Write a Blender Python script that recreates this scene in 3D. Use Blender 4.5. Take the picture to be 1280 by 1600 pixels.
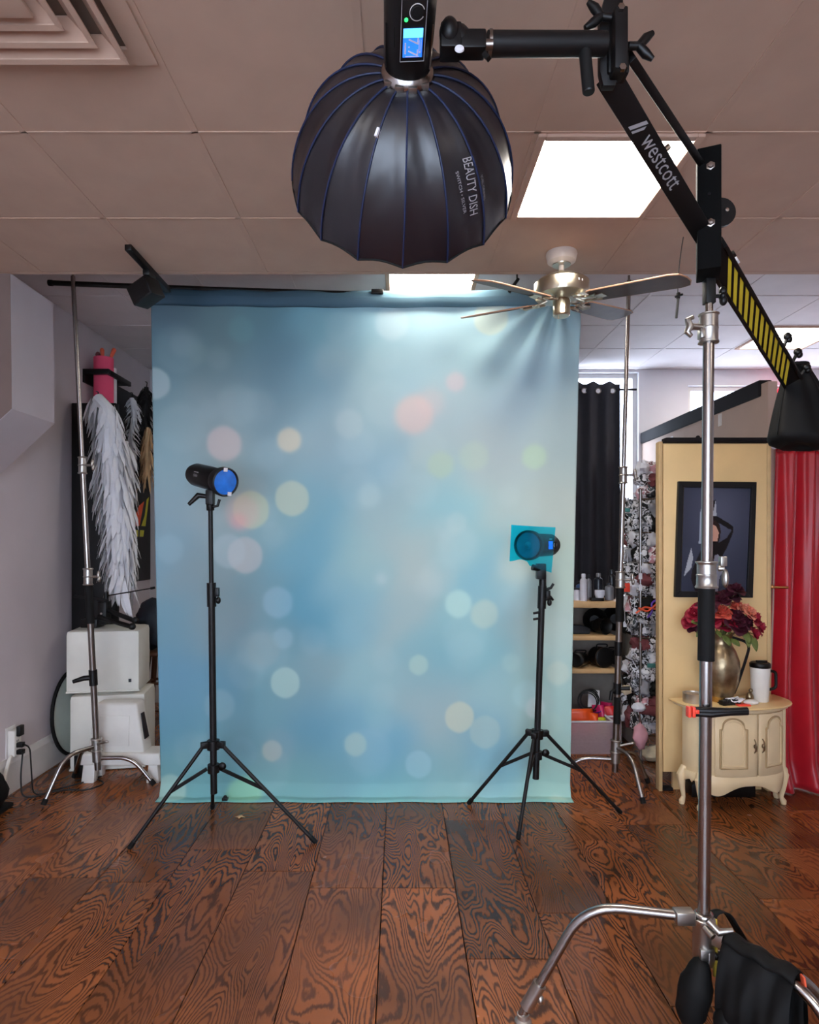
import bpy, bmesh, math, random
import numpy as np
from mathutils import Vector, Matrix, noise
random.seed(7)
for o in list(bpy.data.objects):
    bpy.data.objects.remove(o)
SC = bpy.context.scene
COL = SC.collection
V = Vector
PI = math.pi

# ---------------------------------------------------------------- camera
cam_data = bpy.data.cameras.new('camera')
cam_data.lens = 22.5
cam_data.sensor_width = 36
cam_data.shift_x = 15 / 1600
cam_data.shift_y = 45 / 1600
cam_data.clip_start = .05
cam = bpy.data.objects.new('camera', cam_data)
cam.location = (0, 0, 1.6)
cam.rotation_euler = (PI / 2, 0, 0)
COL.objects.link(cam)
SC.camera = cam

# ---------------------------------------------------------------- sky and exposure
SC.view_settings.view_transform = 'Standard'
SC.view_settings.look = 'None'
SC.view_settings.gamma = 1
SC.view_settings.use_curve_mapping = False
SC.view_settings.exposure = 1.12
SKY_STRENGTH = 6.0
PANEL_STRENGTH = 13.0
world = bpy.data.worlds.new('overcast_sky')
SC.world = world
world.use_nodes = True
bg = world.node_tree.nodes['Background']
bg.inputs[0].default_value = (.90, .93, 1.0, 1)
bg.inputs[1].default_value = SKY_STRENGTH

# ---------------------------------------------------------------- helpers
def P(px, py, Y):
    """A point of the room at depth Y: level camera at height 1.6, focal length 1000."""
    return V(((px - 625) * Y / 1000, Y, 1.6 + (845 - py) * Y / 1000))

def lin(c):
    out = []
    for x in c[:3]:
        x = x / 255
        out.append(x / 12.92 if x <= .04045 else ((x + .055) / 1.055) ** 2.4)
    return (*out, 1)

MATS = {}
def mat(name, col, rough=.5, metal=0, var=.12, scale=9, bump=0.0, spec=.5, sheen=0, trans=0, coat=0, emit=None, estr=0):
    if name in MATS:
        return MATS[name]
    m = bpy.data.materials.new(name)
    m.use_nodes = True
    nt = m.node_tree
    b = nt.nodes['Principled BSDF']
    tc = nt.nodes.new('ShaderNodeTexCoord')
    no = nt.nodes.new('ShaderNodeTexNoise')
    no.inputs['Scale'].default_value = scale
    no.inputs['Detail'].default_value = 4
    nt.links.new(tc.outputs['Object'], no.inputs['Vector'])
    r = nt.nodes.new('ShaderNodeValToRGB')
    c = lin(col)
    r.color_ramp.elements[0].position = .3
    r.color_ramp.elements[1].position = .7
    r.color_ramp.elements[0].color = (*[x * (1 - var) for x in c[:3]], 1)
    r.color_ramp.elements[1].color = (*[min(1, x * (1 + var)) for x in c[:3]], 1)
    nt.links.new(no.outputs['Fac'], r.inputs['Fac'])
    nt.links.new(r.outputs['Color'], b.inputs['Base Color'])
    b.inputs['Roughness'].default_value = rough
    b.inputs['Metallic'].default_value = metal
    b.inputs['Specular IOR Level'].default_value = spec
    b.inputs['Sheen Weight'].default_value = sheen
    b.inputs['Transmission Weight'].default_value = trans
    b.inputs['Coat Weight'].default_value = coat
    if emit:
        b.inputs['Emission Color'].default_value = lin(emit)
        b.inputs['Emission Strength'].default_value = estr
    if bump:
        bu = nt.nodes.new('ShaderNodeBump')
        bu.inputs['Strength'].default_value = bump
        bu.inputs['Distance'].default_value = .01
        nt.links.new(no.outputs['Fac'], bu.inputs['Height'])
        nt.links.new(bu.outputs['Normal'], b.inputs['Normal'])
    MATS[name] = m
    return m

def mat_print(name, rough=.8):
    if name in MATS:
        return MATS[name]
    m = bpy.data.materials.new(name)
    m.use_nodes = True
    nt = m.node_tree
    b = nt.nodes['Principled BSDF']
    a = nt.nodes.new('ShaderNodeAttribute')
    a.attribute_name = 'print'
    nt.links.new(a.outputs['Color'], b.inputs['Base Color'])
    b.inputs['Roughness'].default_value = rough
    b.inputs['Specular IOR Level'].default_value = .2
    MATS[name] = m
    return m

def mat_film(name, tint, body, mix=.35, rough=.2):
    """thin clear or tinted sheet: tinted see-through mixed with a glossy coloured body"""
    m = bpy.data.materials.new(name)
    m.use_nodes = True
    nt = m.node_tree
    out = nt.nodes['Material Output']
    b = nt.nodes['Principled BSDF']
    b.inputs['Base Color'].default_value = lin(body)
    b.inputs['Roughness'].default_value = rough
    t = nt.nodes.new('ShaderNodeBsdfTransparent')
    t.inputs[0].default_value = lin(tint)
    no = nt.nodes.new('ShaderNodeTexNoise')
    no.inputs['Scale'].default_value = 14
    mr = nt.nodes.new('ShaderNodeMapRange')
    mr.inputs['To Min'].default_value = mix - .05
    mr.inputs['To Max'].default_value = mix + .05
    mx = nt.nodes.new('ShaderNodeMixShader')
    nt.links.new(no.outputs['Fac'], mr.inputs['Value'])
    nt.links.new(mr.outputs['Result'], mx.inputs[0])
    nt.links.new(t.outputs[0], mx.inputs[1])
    nt.links.new(b.outputs[0], mx.inputs[2])
    nt.links.new(mx.outputs[0], out.inputs[0])
    MATS[name] = m
    return m

WORLD_OF = {}
class MB:
    def __init__(s):
        s.v = []; s.f = []
    def add(s, vs, fs):
        n = len(s.v)
        s.v += [V(p) for p in vs]
        s.f += [tuple(i + n for i in f) for f in fs]
        return s
    def box(s, c, size, R=None):
        x, y, z = [d / 2 for d in size]
        R = R or Matrix.Identity(3)
        vs = [V(c) + R @ V((sx * x, sy * y, sz * z)) for sx in (-1, 1) for sy in (-1, 1) for sz in (-1, 1)]
        return s.add(vs, [(0, 1, 3, 2), (4, 6, 7, 5), (0, 4, 5, 1), (2, 3, 7, 6), (0, 2, 6, 4), (1, 5, 7, 3)])
    def bx(s, x0, x1, y0, y1, z0, z1):
        return s.box(((x0 + x1) / 2, (y0 + y1) / 2, (z0 + z1) / 2), (abs(x1 - x0), abs(y1 - y0), abs(z1 - z0)))
    def bar(s, a, b, w, h, up=None):
        a = V(a); b = V(b); d = (b - a).normalized()
        up = V(up) if up else (V((0, 0, 1)) if abs(d.z) < .95 else V((0, 1, 0)))
        side = d.cross(up).normalized(); u = side.cross(d).normalized()
        R = Matrix((side, d, u)).transposed()
        return s.box((a + b) / 2, (w, (b - a).length, h), R)
    def tube(s, pts, r, n=12, caps=True):
        pts = [V(p) for p in pts]; m = len(pts)
        rs = r if isinstance(r, (list, tuple)) else [r] * m
        t0 = (pts[1] - pts[0]).normalized()
        a = t0.cross(V((0, 0, 1)) if abs(t0.z) < .9 else V((1, 0, 0))).normalized()
        vs = []; fs = []
        for i in range(m):
            t = (pts[min(i + 1, m - 1)] - pts[max(i - 1, 0)])
            t = t.normalized() if t.length > 1e-9 else t0
            a = (a - t * a.dot(t))
            a = a.normalized() if a.length > 1e-6 else t.orthogonal().normalized()
            b = t.cross(a)
            for k in range(n):
                an = 2 * PI * k / n
                vs.append(pts[i] + (a * math.cos(an) + b * math.sin(an)) * rs[i])
        for i in range(m - 1):
            for k in range(n):
                k2 = (k + 1) % n
                fs.append((i * n + k, i * n + k2, (i + 1) * n + k2, (i + 1) * n + k))
        if caps:
            fs.append(tuple(range(n - 1, -1, -1)))
            fs.append(tuple((m - 1) * n + k for k in range(n)))
        return s.add(vs, fs)
    def lathe(s, prof, o, axis=(0, 0, 1), n=24, caps=True, squash=1, ref=None):
        o = V(o); d = V(axis).normalized()
        a = V(ref) if ref else d.cross(V((0, 0, 1)) if abs(d.z) < .9 else V((1, 0, 0)))
        a = (a - d * a.dot(d)).normalized()
        b = d.cross(a); vs = []; fs = []; m = len(prof)
        for r, h in prof:
            for k in range(n):
                an = 2 * PI * k / n
                vs.append(o + d * h + (a * math.cos(an) + b * math.sin(an) * squash) * r)
        for i in range(m - 1):
            for k in range(n):
                k2 = (k + 1) % n
                fs.append((i * n + k, i * n + k2, (i + 1) * n + k2, (i + 1) * n + k))
        if caps:
            fs.append(tuple(range(n - 1, -1, -1)))
            fs.append(tuple((m - 1) * n + k for k in range(n)))
        return s.add(vs, fs)
    def ell(s, c, rad, nu=14, nv=9, R=None, fn=None):
        c = V(c); R = R or Matrix.Identity(3); vs = []; fs = []
        for j in range(nv + 1):
            th = PI * j / nv
            for i in range(nu):
                ph = 2 * PI * i / nu
                q = V((math.sin(th) * math.cos(ph), math.sin(th) * math.sin(ph), math.cos(th)))
                k = fn(q) if fn else 1
                vs.append(c + R @ V((q.x * rad[0] * k, q.y * rad[1] * k, q.z * rad[2] * k)))
        for j in range(nv):
            for i in range(nu):
                i2 = (i + 1) % nu
                fs.append((j * nu + i, (j + 1) * nu + i, (j + 1) * nu + i2, j * nu + i2))
        return s.add(vs, fs)
    def sheet(s, fn, nu, nv):
        vs = []; fs = []
        for j in range(nv + 1):
            for i in range(nu + 1):
                vs.append(V(fn(i / nu, j / nv)))
        w = nu + 1
        for j in range(nv):
            for i in range(nu):
                fs.append((j * w + i, j * w + i + 1, (j + 1) * w + i + 1, (j + 1) * w + i))
        return s.add(vs, fs)
    def prism(s, poly, o, u, v, t):
        """2D outline in the plane (u, v) at o, extruded by t along u x v"""
        o = V(o); u = V(u); v = V(v); n = u.cross(v).normalized() * t
        m = len(poly)
        vs = [o + u * p[0] + v * p[1] for p in poly] + [o + u * p[0] + v * p[1] + n for p in poly]
        fs = [tuple(range(m - 1, -1, -1)), tuple(range(m, 2 * m))]
        fs += [(i, (i + 1) % m, m + (i + 1) % m, m + i) for i in range(m)]
        return s.add(vs, fs)
    def ring(s, c, axis, R, r, n=28, m=8, squash=1):
        c = V(c); d = V(axis).normalized()
        a = d.orthogonal().normalized(); b = d.cross(a); vs = []; fs = []
        for i in range(n):
            an = 2 * PI * i / n
            e = a * math.cos(an) + b * math.sin(an)
            for k in range(m):
                bn = 2 * PI * k / m
                vs.append(c + e * (R + r * math.cos(bn)) + d * r * math.sin(bn) * squash)
        for i in range(n):
            for k in range(m):
                fs.append((i * m + k, ((i + 1) % n) * m + k, ((i + 1) % n) * m + (k + 1) % m, i * m + (k + 1) % m))
        return s.add(vs, fs)
    def build(s, name, m, parent=None, origin=None, smooth=True, bevel=0, angle=35, solid=0, seg=2):
        o0 = WORLD_OF[parent] if parent is not None else V(origin or (0, 0, 0))
        me = bpy.data.meshes.new(name)
        me.from_pydata([tuple(p - o0) for p in s.v], [], s.f)
        bm = bmesh.new(); bm.from_mesh(me)
        bmesh.ops.recalc_face_normals(bm, faces=bm.faces)
        if bevel:
            es = [e for e in bm.edges if len(e.link_faces) == 2 and e.calc_face_angle(0) > math.radians(30)]
            bmesh.ops.bevel(bm, geom=es, offset=bevel, segments=seg, profile=.5, affect='EDGES', clamp_overlap=True)
        bm.to_mesh(me); bm.free()
        if smooth:
            for p in me.polygons:
                p.use_smooth = True
            me.set_sharp_from_angle(angle=math.radians(angle))
        me.materials.append(MATS[m] if isinstance(m, str) else m)
        ob = bpy.data.objects.new(name, me)
        COL.objects.link(ob)
        if parent is not None:
            ob.parent = parent
        else:
            ob.location = o0
        WORLD_OF[ob] = o0
        if solid:
            md = ob.modifiers.new('thickness', 'SOLIDIFY'); md.thickness = solid
        return ob

def tag(o, label, cat, group=None):
    o['label'] = label; o['category'] = cat
    if group:
        o['group'] = group
    return o

def thing(name, label, cat, loc=(0, 0, 0), group=None):
    o = bpy.data.objects.new(name, None)
    o.empty_display_size = .1
    o.location = loc
    COL.objects.link(o)
    WORLD_OF[o] = V(loc)
    return tag(o, label, cat, group)

def struct(o):
    o['kind'] = 'structure'
    return o

def dup(root, loc, label=None, group=None, rz=None):
    r = root.copy(); COL.objects.link(r); r.location = loc
    if rz is not None:
        r.rotation_euler = (0, 0, rz)
    if label: r['label'] = label
    if group: r['group'] = group
    for ch in list(root.children):
        c = ch.copy(); COL.objects.link(c); c.parent = r
        for g in ch.children:
            d = g.copy(); COL.objects.link(d); d.parent = c
    return r

def copy_piece(src, parent, loc, name=None):
    c = src.copy(); COL.objects.link(c); c.parent = parent; c.location = loc
    return c

def rounded(pts, rad, n=6):
    pts = [V(p) for p in pts]; out = [pts[0]]
    for i in range(1, len(pts) - 1):
        a = (pts[i - 1] - pts[i]); b = (pts[i + 1] - pts[i])
        r = min(rad, a.length * .49, b.length * .49)
        p0 = pts[i] + a.normalized() * r; p2 = pts[i] + b.normalized() * r
        for k in range(n + 1):
            t = k / n
            out.append(p0 * (1 - t) ** 2 + pts[i] * 2 * t * (1 - t) + p2 * t * t)
    out.append(pts[-1])
    return out

def text_geo(s, size):
    cu = bpy.data.curves.new('lettering', 'FONT')
    cu.body = s; cu.size = size; cu.align_x = 'CENTER'; cu.align_y = 'CENTER'; cu.resolution_u = 2
    ob = bpy.data.objects.new('lettering', cu)
    me = bpy.data.meshes.new_from_object(ob)
    vs = [v.co.copy() for v in me.vertices]; fs = [tuple(p.vertices) for p in me.polygons]
    bpy.data.objects.remove(ob); bpy.data.curves.remove(cu); bpy.data.meshes.remove(me)
    return vs, fs

def lettering(s, size, o, u, v, m, parent, name='lettering', fn=None):
    vs, fs = text_geo(s, size)
    o = V(o); u = V(u).normalized(); v = V(v).normalized()
    mb = MB()
    mb.add([fn(p.x, p.y) if fn else o + u * p.x + v * p.y for p in vs], fs)
    return mb.build(name, m, parent, smooth=False)

def raster(name, nu, nv, pos, color, parent, m, origin=None, solid=0):
    """a flat print: grid of points with one printed colour each; pos(U,V)->(x,y,z) arrays, color(U,V)->rgb 0..255"""
    u = np.linspace(0, 1, nu + 1); v = np.linspace(0, 1, nv + 1)
    U, W = np.meshgrid(u, v)
    U = U.ravel(); W = W.ravel()
    X = np.stack(pos(U, W), 1)
    o0 = WORLD_OF[parent] if parent is not None else V(origin)
    X = X - np.array(o0)
    idx = np.arange((nu + 1) * (nv + 1)).reshape(nv + 1, nu + 1)
    F = np.stack([idx[:-1, :-1], idx[:-1, 1:], idx[1:, 1:], idx[1:, :-1]], -1).reshape(-1, 4)
    me = bpy.data.meshes.new(name)
    me.vertices.add(len(X)); me.vertices.foreach_set('co', X.astype(np.float32).ravel())
    me.loops.add(F.size); me.loops.foreach_set('vertex_index', F.astype(np.int32).ravel())
    me.polygons.add(len(F))
    me.polygons.foreach_set('loop_start', (np.arange(len(F)) * 4).astype(np.int32))
    me.polygons.foreach_set('use_smooth', np.ones(len(F), bool))
    me.update(calc_edges=True)
    C = np.clip(color(U, W), 0, 255) / 255
    C = np.where(C <= .04045, C / 12.92, ((C + .055) / 1.055) ** 2.4)
    at = me.color_attributes.new('print', 'FLOAT_COLOR', 'POINT')
    at.data.foreach_set('color', np.concatenate([C, np.ones((len(C), 1))], 1).astype(np.float32).ravel())
    me.materials.append(m)
    ob = bpy.data.objects.new(name, me); COL.objects.link(ob)
    if parent is not None: ob.parent = parent
    else: ob.location = o0
    WORLD_OF[ob] = V(o0)
    if solid:
        md = ob.modifiers.new('thickness', 'SOLIDIFY'); md.thickness = solid
    return ob

def inpoly(X, Y, poly):
    r = np.zeros(X.shape, bool); n = len(poly)
    for i in range(n):
        x0, y0 = poly[i]; x1, y1 = poly[(i + 1) % n]
        if y0 == y1: continue
        c = ((y0 > Y) != (y1 > Y)) & (X < (x1 - x0) * (Y - y0) / (y1 - y0) + x0)
        r ^= c
    return r

# ---------------------------------------------------------------- materials
mat('wall_paint', (196, 186, 190), .75, var=.03, scale=3)
mat('wall_white', (215, 212, 216), .7, var=.03, scale=3)
mat('trim_white', (214, 210, 208), .4, var=.04)
mat('tile_paint', (190, 158, 138), .85, var=.05, scale=5, bump=.03)
mat('grid_paint', (190, 158, 138), .85, var=.04)
mat('rear_tile', (214, 206, 206), .85, var=.04, scale=5)
mat('bulkhead_shaded', (122, 102, 94), .75, var=.04)
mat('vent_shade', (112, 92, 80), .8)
mat('dark_trim', (26, 23, 25), .8, spec=.2)
mat('tan_panel', (176, 152, 138), .8, var=.05, scale=4)
mat('tape_white', (205, 195, 190), .6)
mat('black_metal', (10, 9, 9), .4, var=.25, spec=.35)
mat('black_matte', (7, 7, 7), .8, var=.2, spec=.12)
mat('black_satin', (11, 10, 11), .5, var=.25, spec=.35)
mat('black_plastic', (9, 9, 10), .42, var=.2, spec=.35)
mat('black_rubber', (11, 11, 11), .75, var=.2, spec=.3)
mat('chrome', (158, 152, 148), .25, 1, var=.05)
mat('steel', (140, 132, 126), .3, 1, var=.06)
mat('brushed_nickel', (196, 188, 168), .28, 1, var=.06)
mat('silver_cast', (176, 172, 166), .36, 1, var=.06)
mat('white_plastic', (226, 222, 214), .45, var=.04)
mat('white_leather', (226, 222, 210), .5, var=.05, scale=5, bump=.06)
mat('blade_wood', (74, 56, 50), .5, var=.2, scale=20)
mat('blade_edge', (170, 130, 105), .5)
mat('fan_white', (205, 192, 180), .5, var=.04)
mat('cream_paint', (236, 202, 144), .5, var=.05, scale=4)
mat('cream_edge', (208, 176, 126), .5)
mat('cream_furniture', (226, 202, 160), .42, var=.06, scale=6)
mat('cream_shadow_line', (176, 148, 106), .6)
mat('cream_top', (230, 198, 140), .3, var=.06, scale=6)
mat('red_satin', (176, 16, 32), .4, var=.12, scale=6, sheen=.15)
mat('black_curtain', (32, 31, 40), .8, var=.15)
mat('black_bag', (8, 8, 8), .7, var=.25, bump=.05, scale=30, spec=.25)
mat('yellow_web', (200, 176, 60), .6)
mat('yellow_stripe', (214, 192, 50), .5, var=.06)
mat('white_ink', (200, 196, 192), .6, var=.02)
mat('grey_ink', (150, 148, 150), .6, var=.02)
mat('dish_fabric', (18, 17, 24), .38, var=.25, scale=7, bump=.15, spec=.75)
mat('blue_piping', (18, 32, 66), .6)
mat('silver_lining', (190, 190, 192), .3, .8)
mat('shelf_wood', (222, 180, 128), .5, var=.12, scale=8)
mat('shelf_back', (150, 140, 130), .8)
mat('feather_white', (232, 230, 232), .8, var=.04)
mat('feather_black', (20, 18, 18), .7)
mat('feather_tan', (214, 176, 132), .8)
mat('paper_pink', (240, 84, 120), .8, var=.04)
mat('paper_white', (226, 220, 222), .8, var=.03)
mat('orange_plastic', (226, 92, 58), .5)
mat('red_plastic', (236, 72, 50), .45)
mat('brown_wood', (96, 62, 42), .45, var=.2, scale=14)
mat('mint_fabric', (198, 206, 196), .6, var=.05)
mat('navy_cloth', (40, 46, 54), .7)
mat('leaf_green', (92, 104, 48), .5, var=.25, scale=30)
mat('rose_red', (156, 22, 48), .6, var=.3, scale=40)
mat('rose_dark', (70, 14, 34), .6, var=.3, scale=40)
mat('rose_coral', (206, 84, 66), .6, var=.25, scale=40)
mat('rose_peach', (224, 140, 112), .6, var=.2, scale=40)
mat('pewter', (150, 132, 104), .3, .9, var=.3, scale=18, bump=.25)
mat('gold_base', (176, 140, 76), .4, .7, var=.4, scale=40, bump=.3)
mat('tin', (186, 178, 168), .35, .8, var=.1)
mat('screen_blue', (40, 110, 230), .4, emit=(30, 100, 255), estr=.7)
mat('screen_cyan', (120, 210, 255), .4, emit=(90, 190, 255), estr=.6)
mat('led_green', (40, 200, 90), .4, emit=(40, 220, 90), estr=1.5)
mat('strobe_lens', (36, 110, 200), .25, var=.25, scale=16, coat=.6, emit=(16, 96, 210), estr=.06)  # faint glow added to a gel that only reflects light
mat('lens_teal', (70, 110, 120), .3, coat=.5)
mat('neon_red', (240, 40, 60), .4, emit=(255, 30, 60), estr=1.0)
mat('brass', (190, 140, 90), .3, 1)
mat('panel_light', (255, 252, 246), .5, emit=(255, 247, 236), estr=PANEL_STRENGTH)
mat('lamp_face', (60, 56, 54), .5)
mat('cord_black', (14, 14, 14), .6)
mat('bottle_white', (220, 220, 232), .4)
mat('bottle_dark', (28, 30, 38), .3)
mat('bottle_blue', (60, 84, 130), .35)
mat('bottle_grey', (120, 120, 126), .35)
mat('gel_orange', (236, 84, 24), .35)
mat('gel_yellow', (206, 200, 40), .35)
mat('gel_magenta', (200, 30, 90), .35)
mat('gel_purple', (96, 56, 170), .35)
mat('gel_red', (236, 50, 50), .35)
mat('pink_cloth', (214, 156, 164), .85)
mat('cream_cloth', (222, 208, 176), .9, bump=.3, scale=20)
mat('grey_cloth', (150, 150, 156), .85)
mat('teal_cloth', (70, 130, 124), .8)
mat('white_cloth', (222, 220, 226), .85, var=.06)
mat('maroon_cloth', (120, 60, 64), .85)
mat('tag_paper', (224, 222, 226), .7)
mat_film('clear_plastic', (236, 226, 230), (214, 190, 196), .45, .25)
mat_film('cyan_gel', (36, 226, 255), (12, 130, 160), .10, .25)
mat_film('window_glass', (235, 242, 250), (200, 215, 235), .1, .05)

def mat_wood():
    m = bpy.data.materials.new('plank_wood'); m.use_nodes = True
    nt = m.node_tree; N = nt.nodes; L = nt.links
    b = N['Principled BSDF']
    tc = N.new('ShaderNodeTexCoord'); oi = N.new('ShaderNodeObjectInfo')
    off = N.new('ShaderNodeVectorMath'); off.operation = 'MULTIPLY_ADD'
    off.inputs[1].default_value = (91.3, 47.7, 63.1)
    L.new(oi.outputs['Random'], off.inputs[0]); L.new(tc.outputs['Object'], off.inputs[2])
    mp = N.new('ShaderNodeMapping'); mp.inputs['Scale'].default_value = (3.4, .85, 1)
    L.new(off.outputs[0], mp.inputs['Vector'])
    n1 = N.new('ShaderNodeTexNoise'); n1.inputs['Scale'].default_value = 1.35
    n1.inputs['Detail'].default_value = 2.2; n1.inputs['Roughness'].default_value = .42; n1.inputs['Distortion'].default_value = .55
    L.new(mp.outputs[0], n1.inputs['Vector'])
    n2 = N.new('ShaderNodeTexNoise'); n2.inputs['Scale'].default_value = 26; n2.inputs['Detail'].default_value = 3
    L.new(mp.outputs[0], n2.inputs['Vector'])
    ad = N.new('ShaderNodeMath'); ad.operation = 'MULTIPLY_ADD'; ad.inputs[1].default_value = .022
    L.new(n2.outputs['Fac'], ad.inputs[0]); L.new(n1.outputs['Fac'], ad.inputs[2])
    mu = N.new('ShaderNodeMath'); mu.operation = 'MULTIPLY'; mu.inputs[1].default_value = 205
    L.new(ad.outputs[0], mu.inputs[0])
    si = N.new('ShaderNodeMath'); si.operation = 'SINE'; L.new(mu.outputs[0], si.inputs[0])
    mr = N.new('ShaderNodeMapRange'); mr.inputs['From Min'].default_value = -1; L.new(si.outputs[0], mr.inputs['Value'])
    n3 = N.new('ShaderNodeTexNoise'); n3.inputs['Scale'].default_value = 1.7; n3.inputs['Detail'].default_value = 3
    L.new(off.outputs[0], n3.inputs['Vector'])
    rp = N.new('ShaderNodeValToRGB'); e = rp.color_ramp.elements
    e[0].position = .05; e[0].color = lin((80, 47, 29)); e[1].position = .6; e[1].color = lin((172, 104, 58))
    L.new(mr.outputs[0], rp.inputs['Fac'])
    r2 = N.new('ShaderNodeValToRGB'); e = r2.color_ramp.elements
    e[0].position = .34; e[0].color = (.52, .49, .48, 1); e[1].position = .72; e[1].color = (1.1, 1.0, .92, 1)
    L.new(n3.outputs['Fac'], r2.inputs['Fac'])
    mx = N.new('ShaderNodeMix'); mx.data_type = 'RGBA'; mx.blend_type = 'MULTIPLY'; mx.inputs['Factor'].default_value = 1
    n4 = N.new('ShaderNodeTexNoise'); n4.inputs['Scale'].default_value = 1.1; n4.inputs['Detail'].default_value = 2
    L.new(off.outputs[0], n4.inputs['Vector'])
    fm = N.new('ShaderNodeMapRange'); fm.inputs['From Min'].default_value = .38; fm.inputs['From Max'].default_value = .62
    fm.inputs['To Min'].default_value = .3; fm.inputs['To Max'].default_value = 1; L.new(n4.outputs['Fac'], fm.inputs['Value'])
    rf = N.new('ShaderNodeMix'); rf.data_type = 'RGBA'; rf.inputs['A'].default_value = lin((132, 80, 46))
    L.new(fm.outputs[0], rf.inputs['Factor']); L.new(rp.outputs[0], rf.inputs['B'])
    pv = N.new('ShaderNodeMapRange'); pv.inputs['To Min'].default_value = .55; pv.inputs['To Max'].default_value = 1.2; L.new(oi.outputs['Random'], pv.inputs['Value'])
    pm = N.new('ShaderNodeMix'); pm.data_type = 'RGBA'; pm.blend_type = 'MULTIPLY'; pm.inputs['Factor'].default_value = 1
    L.new(rf.outputs['Result'], pm.inputs['A']); L.new(pv.outputs[0], pm.inputs['B'])
    L.new(pm.outputs['Result'], mx.inputs['A']); L.new(r2.outputs[0], mx.inputs['B'])
    L.new(mx.outputs['Result'], b.inputs['Base Color'])
    rr = N.new('ShaderNodeMapRange'); rr.inputs['To Min'].default_value = .16; rr.inputs['To Max'].default_value = .34
    L.new(n3.outputs['Fac'], rr.inputs['Value']); L.new(rr.outputs[0], b.inputs['Roughness'])
    bu = N.new('ShaderNodeBump'); bu.inputs['Strength'].default_value = .12; bu.inputs['Distance'].default_value = .004
    L.new(mr.outputs[0], bu.inputs['Height']); L.new(bu.outputs[0], b.inputs['Normal'])
    b.inputs['Specular IOR Level'].default_value = .45
    MATS['plank_wood'] = m
mat_wood()

def mat_pattern(name, cols, scale):
    m = bpy.data.materials.new(name); m.use_nodes = True
    nt = m.node_tree; N = nt.nodes; L = nt.links
    b = N['Principled BSDF']; b.inputs['Roughness'].default_value = .8
    tc = N.new('ShaderNodeTexCoord'); oi = N.new('ShaderNodeObjectInfo')
    off = N.new('ShaderNodeVectorMath'); off.operation = 'MULTIPLY_ADD'; off.inputs[1].default_value = (31, 17, 23)
    L.new(oi.outputs['Random'], off.inputs[0]); L.new(tc.outputs['Object'], off.inputs[2])
    n = N.new('ShaderNodeTexNoise'); n.inputs['Scale'].default_value = scale; n.inputs['Detail'].default_value = 1.5; n.inputs['Distortion'].default_value = 1.2
    L.new(off.outputs[0], n.inputs['Vector'])
    rp = N.new('ShaderNodeValToRGB'); rp.color_ramp.interpolation = 'CONSTANT'
    el = rp.color_ramp.elements
    while len(el) < len(cols): el.new(.5)
    for k, (p, c) in enumerate(cols):
        el[k].position = p; el[k].color = lin(c)
    L.new(n.outputs['Fac'], rp.inputs['Fac']); L.new(rp.outputs[0], b.inputs['Base Color'])
    MATS[name] = m
mat_pattern('bw_print', [(0, (20, 20, 22)), (.44, (216, 214, 218)), (.53, (28, 28, 30)), (.6, (190, 188, 190))], 15)
mat_pattern('wb_print', [(0, (220, 218, 222)), (.45, (30, 30, 34)), (.5, (224, 222, 226)), (.62, (60, 56, 58))], 13)
mat_pattern('grey_print', [(0, (40, 42, 46)), (.4, (130, 130, 136)), (.5, (210, 208, 212)), (.58, (70, 78, 80))], 14)
mat_pattern('pink_print', [(0, (214, 160, 168)), (.45, (232, 226, 228)), (.54, (110, 60, 66)), (.62, (226, 214, 218))], 12)
# ================================================================ the setting
XL, XR, YB, YF = -2.48, 5.2, 6.35, -2.2
ZF, ZR, YS = 3.057, 3.30, 3.5          # front ceiling, rear ceiling, the step between them

floor = struct(MB().bx(XL - .1, XR + .1, YF - .1, YB + .1, -.08, -.014).build('floor', 'dark_trim', origin=(0, 0, 0)))
PW, PL = .337, 1.22
plank0 = None
starts = {0: 2.45, -1: 2.95, -2: 2.95, 1: 2.75, -3: 3.1, -4: 3.32, -5: 3.0, 2: 2.2}
k0 = math.floor((XL - .256) / PW)
for k in range(k0, math.ceil((XR - .256) / PW)):
    xa, xb = max(.256 + k * PW, XL), min(.256 + (k + 1) * PW, XR)
    if xb - xa < .02: continue
    s0 = starts.get(k, 2.2 + (k * .47) % PL)
    y = s0 - PL * math.ceil((s0 - YF) / PL)
    while y < YB:
        ya, yb = max(y, YF), min(y + PL, YB)
        y += PL
        if yb - ya < .02: continue
        full = abs(xb - xa - PW) < 1e-6 and abs(yb - ya - PL) < 1e-6
        if full and plank0 is not None:
            copy_piece(plank0, floor, ((xa + xb) / 2, (ya + yb) / 2, 0)); continue
        w, l = xb - xa - .004, yb - ya - .004
        me_o = MB().box((0, 0, -.007), (w, l, .014)).build('plank', 'plank_wood', floor, smooth=False, bevel=.0012, seg=1)
        me_o.location = ((xa + xb) / 2, (ya + yb) / 2, 0)
        if full: plank0 = me_o

# walls
struct(MB().bx(XL - .1, XL, YF, YB, 0, ZR + .1).build('wall_left', 'wall_paint'))
struct(MB().bx(XR, XR + .1, YF, YB, 0, ZR + .1).build('wall_right', 'wall_white'))
wins = [(1.70, 2.37, .95, 3.27), (2.86, 3.54, 1.9, 3.14), (3.66, 4.5, 1.9, 3.14)]
mb = MB(); x = XL - .1
for a, b, z0, z1 in wins:
    mb.bx(x, a, YB, YB + .14, 0, ZR + .1)
    mb.bx(a, b, YB, YB + .14, 0, z0); mb.bx(a, b, YB, YB + .14, z1, ZR + .1)
    x = b
mb.bx(x, XR + .1, YB, YB + .14, 0, ZR + .1)
struct(mb.build('wall_back', 'wall_white', smooth=False))
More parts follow.
